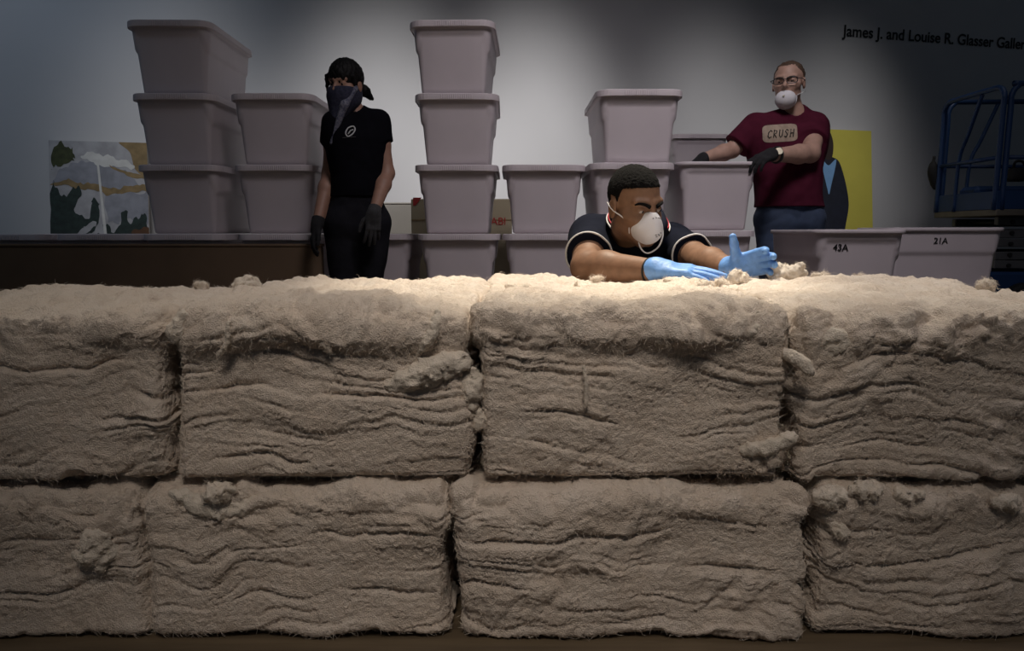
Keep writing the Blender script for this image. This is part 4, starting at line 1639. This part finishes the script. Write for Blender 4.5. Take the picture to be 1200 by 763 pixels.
# ------------------------------------------------------------------ woman in the maroon T-shirt leaning on a bin
def build_maroon_woman():
    Y = 3.98
    X = P(925, 250, Y)[0]
    root = thing('person', (X, Y, 0), 'person in glasses and a maroon T-shirt resting gloved hands on a bin', 'person')
    F = lambda px, py, dy=0.0: P(px, py, Y + dy)
    nb = F(931, 131, .03)
    sR, eR, wR = F(885, 147, .0), F(858, 176, -.02), F(824, 186, -.12)
    sL, eL, wL = F(955, 147, .02), F(950, 180, -.16), F(903, 182.0, -.31)
    hR, hL = F(909, 256, .0), F(941, 256, .0)
    H = rot(math.radians(-32), math.radians(2), math.radians(0))
    hc = F(924, 97, -.01)
    s = .97
    HW, lc = head_to_world(hc, H, s, 1.08), local(hc, H, s)
    hf = head_prims(hc, H, s, 1.08)
    T = torso_fn(nb, sL, sR, hL, hR, .125, .135, .138, neck_r=.058)
    aR, aL = arm_pts(sR, eR, wR, .055, .045, .030), arm_pts(sL, eL, wL, .056, .050, .032)
    kR, kL = V(hR[0], Y - .02, .46), V(hL[0] + .0, Y + .01, .46)
    fR, fL = V(hR[0] - .01, Y + .03, .07), V(hL[0] + .01, Y + .05, .07)
    legs = [([hR, kR, fR], [.108, .072, .046]), ([hL, kL, fL], [.108, .072, .046])]
    nk = HW(0, -.020, -.07)

    def body(p):
        d = smin(hf(p), cap(p, nk, nb + V(0, .01, -.02), .054, .060), .03)
        t = T(p, -.014)
        for a in (aR, aL):
            t = smin(t, limb(p, *a), .03)
        for l in legs:
            t = smin(t, limb(p, l[0], l[1], -.008), .04)
            t = smin(t, cap(p, l[0][2] + V(0, 0, -.03), l[0][2] + V(-.02, -.12, -.045), .03, .024), .03)
        return smin(d, t, .03)
    sdf_obj('body', body, (X - .62, Y - .48, 0), (X + .42, Y + .30, 1.76), .0055, M['skin_b'], root)

    def shirt(p):
        d = T(p, .010)
        for a, b, L in ((sR, eR, .16), (sL, eL, .15)):
            ax = norm(b - a).astype(np.float32)
            d = smin(d, np.maximum(cap(p, a, b + (b - a) * .2, .070, .085), (p - a.astype(np.float32)) @ ax - L), .035)
        d = d + folds(p, 81, .008, (7, 7, 10))
        d = np.maximum(d, -(cap(p, nb + V(-.02, -.04, .012), nb + V(-.03, -.06, .15), .058, .075)))
        return np.maximum(d, .862 - p[:, 2])
    sdf_obj('t_shirt', shirt, (X - .42, Y - .4, .84), (X + .42, Y + .34, 1.52), .0058, M['maroon'], root)

    def jeans(p):
        d = smin(limb(p, legs[0][0], legs[0][1], .014), limb(p, legs[1][0], legs[1][1], .014), .02)
        d = smin(d, np.maximum(T(p, -.006), p[:, 2] - .95), .03)
        d = d + folds(p, 86, .008, (8, 8, 12))
        return np.maximum(np.maximum(d, .08 - p[:, 2]), p[:, 2] - .94)
    sdf_obj('jeans', jeans, (X - .36, Y - .34, .05), (X + .36, Y + .34, .98), .0065, M['jeans'], root)
    for l in legs:
        a = l[0][2]

        def shoe(p, a=a):
            d = smin(cap(p, a + V(0, .02, -.02), a + V(-.03, -.15, -.035), .048, .038), cap(p, a, a + V(0, 0, .03), .054, .054), .03)
            return np.maximum(d, .002 - p[:, 2])
        sdf_obj('shoe', shoe, a - V(.14, .26, .09), a + V(.12, .14, .12), .006, M['rubber'], root)

    def hair(p):
        q = lc(p)
        d = ell(q, (0, -.018, .036), (.084, .096, .0875))
        line = np.where(q[:, 1] > .0, .034 + .78 * np.clip(q[:, 1], 0, .1), np.where(q[:, 1] > -.03, .02, -.05))
        d = smax(d, line - q[:, 2], .006)
        d = smin(d, ell(q, (.0, -.112, .0), (.034, .030, .036)), .02)
        return d * s + noise(p, (70, 30, 70), 9) * .004
    sdf_obj('hair', hair, hc - .19, hc + .19, .004, M['hair_brown'], root)
    eye_parts(root, HW, s, (-.1, -.2))
    brow_parts(root, HW, M['hair_brown'], .0035)

    def mask(p):
        q = lc(p)
        d = ell(q, (0, .066, -.100), (.058, .052, .052))
        return np.maximum(d, .045 - q[:, 1]) * s
    mk = sdf_obj('respirator_mask', mask, hc - .19, hc + .17, .0035, M['mask'], root)
    ridge = [HW(.0575 * math.cos(w) / 1.08, .048, -.100 + .0525 * math.sin(w)) for w in np.linspace(0, 2 * math.pi, 40, endpoint=False)]
    MB().tube(ridge, .0026, 6, closed=True).build('mask_rim', M['mask'], mk, True)
    MB().tube(arc([HW(.056, .05, -.08), HW(.075, .0, -.06), HW(.078, -.05, -.05)], 5), .002, 6).build('strap', M['white'], mk, True)
    v, f = sphere(HW(0, .119, -.088), .006)
    mesh_obj('nose_clip', v, f, M['steel'], mk)
    # glasses
    gl = MB()
    for sx in (-1, 1):
        c = lambda w, sx=sx: HW(sx * .034 + .026 * math.cos(w) * (abs(math.cos(w)) ** -.35 if abs(math.cos(w)) > .05 else 1),
                                .103 - .012 * (abs(sx * .034 + .026 * math.cos(w)) / .06) ** 2, -.002 + .017 * math.sin(w) * (abs(math.sin(w)) ** -.35 if abs(math.sin(w)) > .05 else 1))
        gl.tube([c(w) for w in np.linspace(0, 2 * math.pi, 32, endpoint=False)], .0024, 6, closed=True)
        gl.tube([HW(sx * .062, .090, .006), HW(sx * .079, .070, .006), HW(sx * .081, -.01, .006), HW(sx * .079, -.03, -.01)], .0022, 6)
    gl.tube(arc([HW(-.010, .105, .002), HW(0, .109, .006), HW(.010, .105, .002)], 4), .0022, 6)
    gl.build('glasses', M['frame'], root, True)

    # chest print
    def on_shirt(px, py, lift=.002):
        pt = F(px, py, -.4)
        dirv = norm(pt - V(0, 0, HC))
        for _ in range(60):
            pt = pt + dirv * float(shirt(np.array([pt], np.float32))[0]) * .7
        return pt - dirv * lift
    g = []
    nx, ny = 22, 10
    for j in range(ny + 1):
        for i in range(nx + 1):
            u, v_ = i / nx * 2 - 1, j / ny * 2 - 1
            k = (abs(u) ** 6 + abs(v_) ** 6) ** (1 / 6.0)
            m_ = max(abs(u), abs(v_), 1e-6)
            u2, v2 = u * m_ / max(k, 1e-6), v_ * m_ / max(k, 1e-6)
            g.append(on_shirt(914 + 20.5 * u2 + .5 * v2, 156 + 10.3 * v2 - 1.3 * u2))
    Fc = [(j * (nx + 1) + i, j * (nx + 1) + i + 1, (j + 1) * (nx + 1) + i + 1, (j + 1) * (nx + 1) + i) for j in range(ny) for i in range(nx)]
    pr = mesh_obj('chest_print', g, [q[::-1] for q in Fc], M['patch'], root)
    strokes = {'C': [(.9, .8), (.5, 1), (.1, .7), (.05, .3), (.4, 0), (.85, .2)], 'R': [(.1, 0), (.1, 1), (.7, .9), (.7, .6), (.1, .5), (.8, 0)],
               'U': [(.1, 1), (.15, .25), (.45, 0), (.8, .3), (.85, 1)], 'S': [(.85, .85), (.45, 1), (.15, .75), (.75, .35), (.5, 0), (.1, .15)],
               'H': [(.15, 1), (.15, 0), None, (.15, .5), (.85, .5), None, (.85, 1), (.85, 0)]}
    lt = MB()
    for i, ch in enumerate('CRUSH'):
        seg = []
        x0, w_, h_ = 899.5 + i * 6.4, 5.0, 9.0
        for st in strokes[ch] + [None]:
            if st is None:
                if len(seg) > 1:
                    lt.tube(seg, .0026, 5)
                seg = []
            else:
                xx = x0 + st[0] * w_ + st[1] * 1.2
                seg.append(on_shirt(xx, 161 - st[1] * h_ - (xx - 914) * .06, .005))
    lt.build('lettering', M['ink'], pr, True)

    # gloves and watch
    Rh = frame_yz(V(-.80, -.52, -.30), V(-.22, -.58, .80))
    fn, lo, hi = hand_fn(wL + V(0, -.01, .004), Rh, 1, (.50, .54, .56, .58), (.10, .03, -.05, -.13), s=1.0, cuff=(wL + norm(eL - wL) * .012, .036), rad=1.15)
    sdf_obj('glove', fn, lo, hi, .003, M['dark_knit'], root)
    Rh = frame_yz(V(-.8, -.1, -.5), V(-.4, -.3, .85))
    fn, lo, hi = hand_fn(wR, Rh, -1, (.3, .3, .3, .34), (.08, .02, -.05, -.12), s=1.0, cuff=(wR + norm(eR - wR) * .012, .036), rad=1.15)
    sdf_obj('glove', fn, lo, hi, .003, M['dark_knit'], root)
    ax = norm(eL - wL)
    c = wL + ax * .045
    a = norm(np.cross(ax, V(0, 0, 1)))
    b = np.cross(ax, a)
    st = MB().tube([c + .0385 * (a * math.cos(w) + b * math.sin(w)) for w in np.linspace(0, 2 * math.pi, 36, endpoint=False)], .0075, 8, closed=True)
    wt = st.build('wristwatch', M['frame'], root, True)
    fc = norm(V(-.1, -1, .35))
    MB().cyl(c + fc * .036, c + fc * .048, .019, 24).build('watch_case', M['steel'], wt, False)


build_maroon_woman()
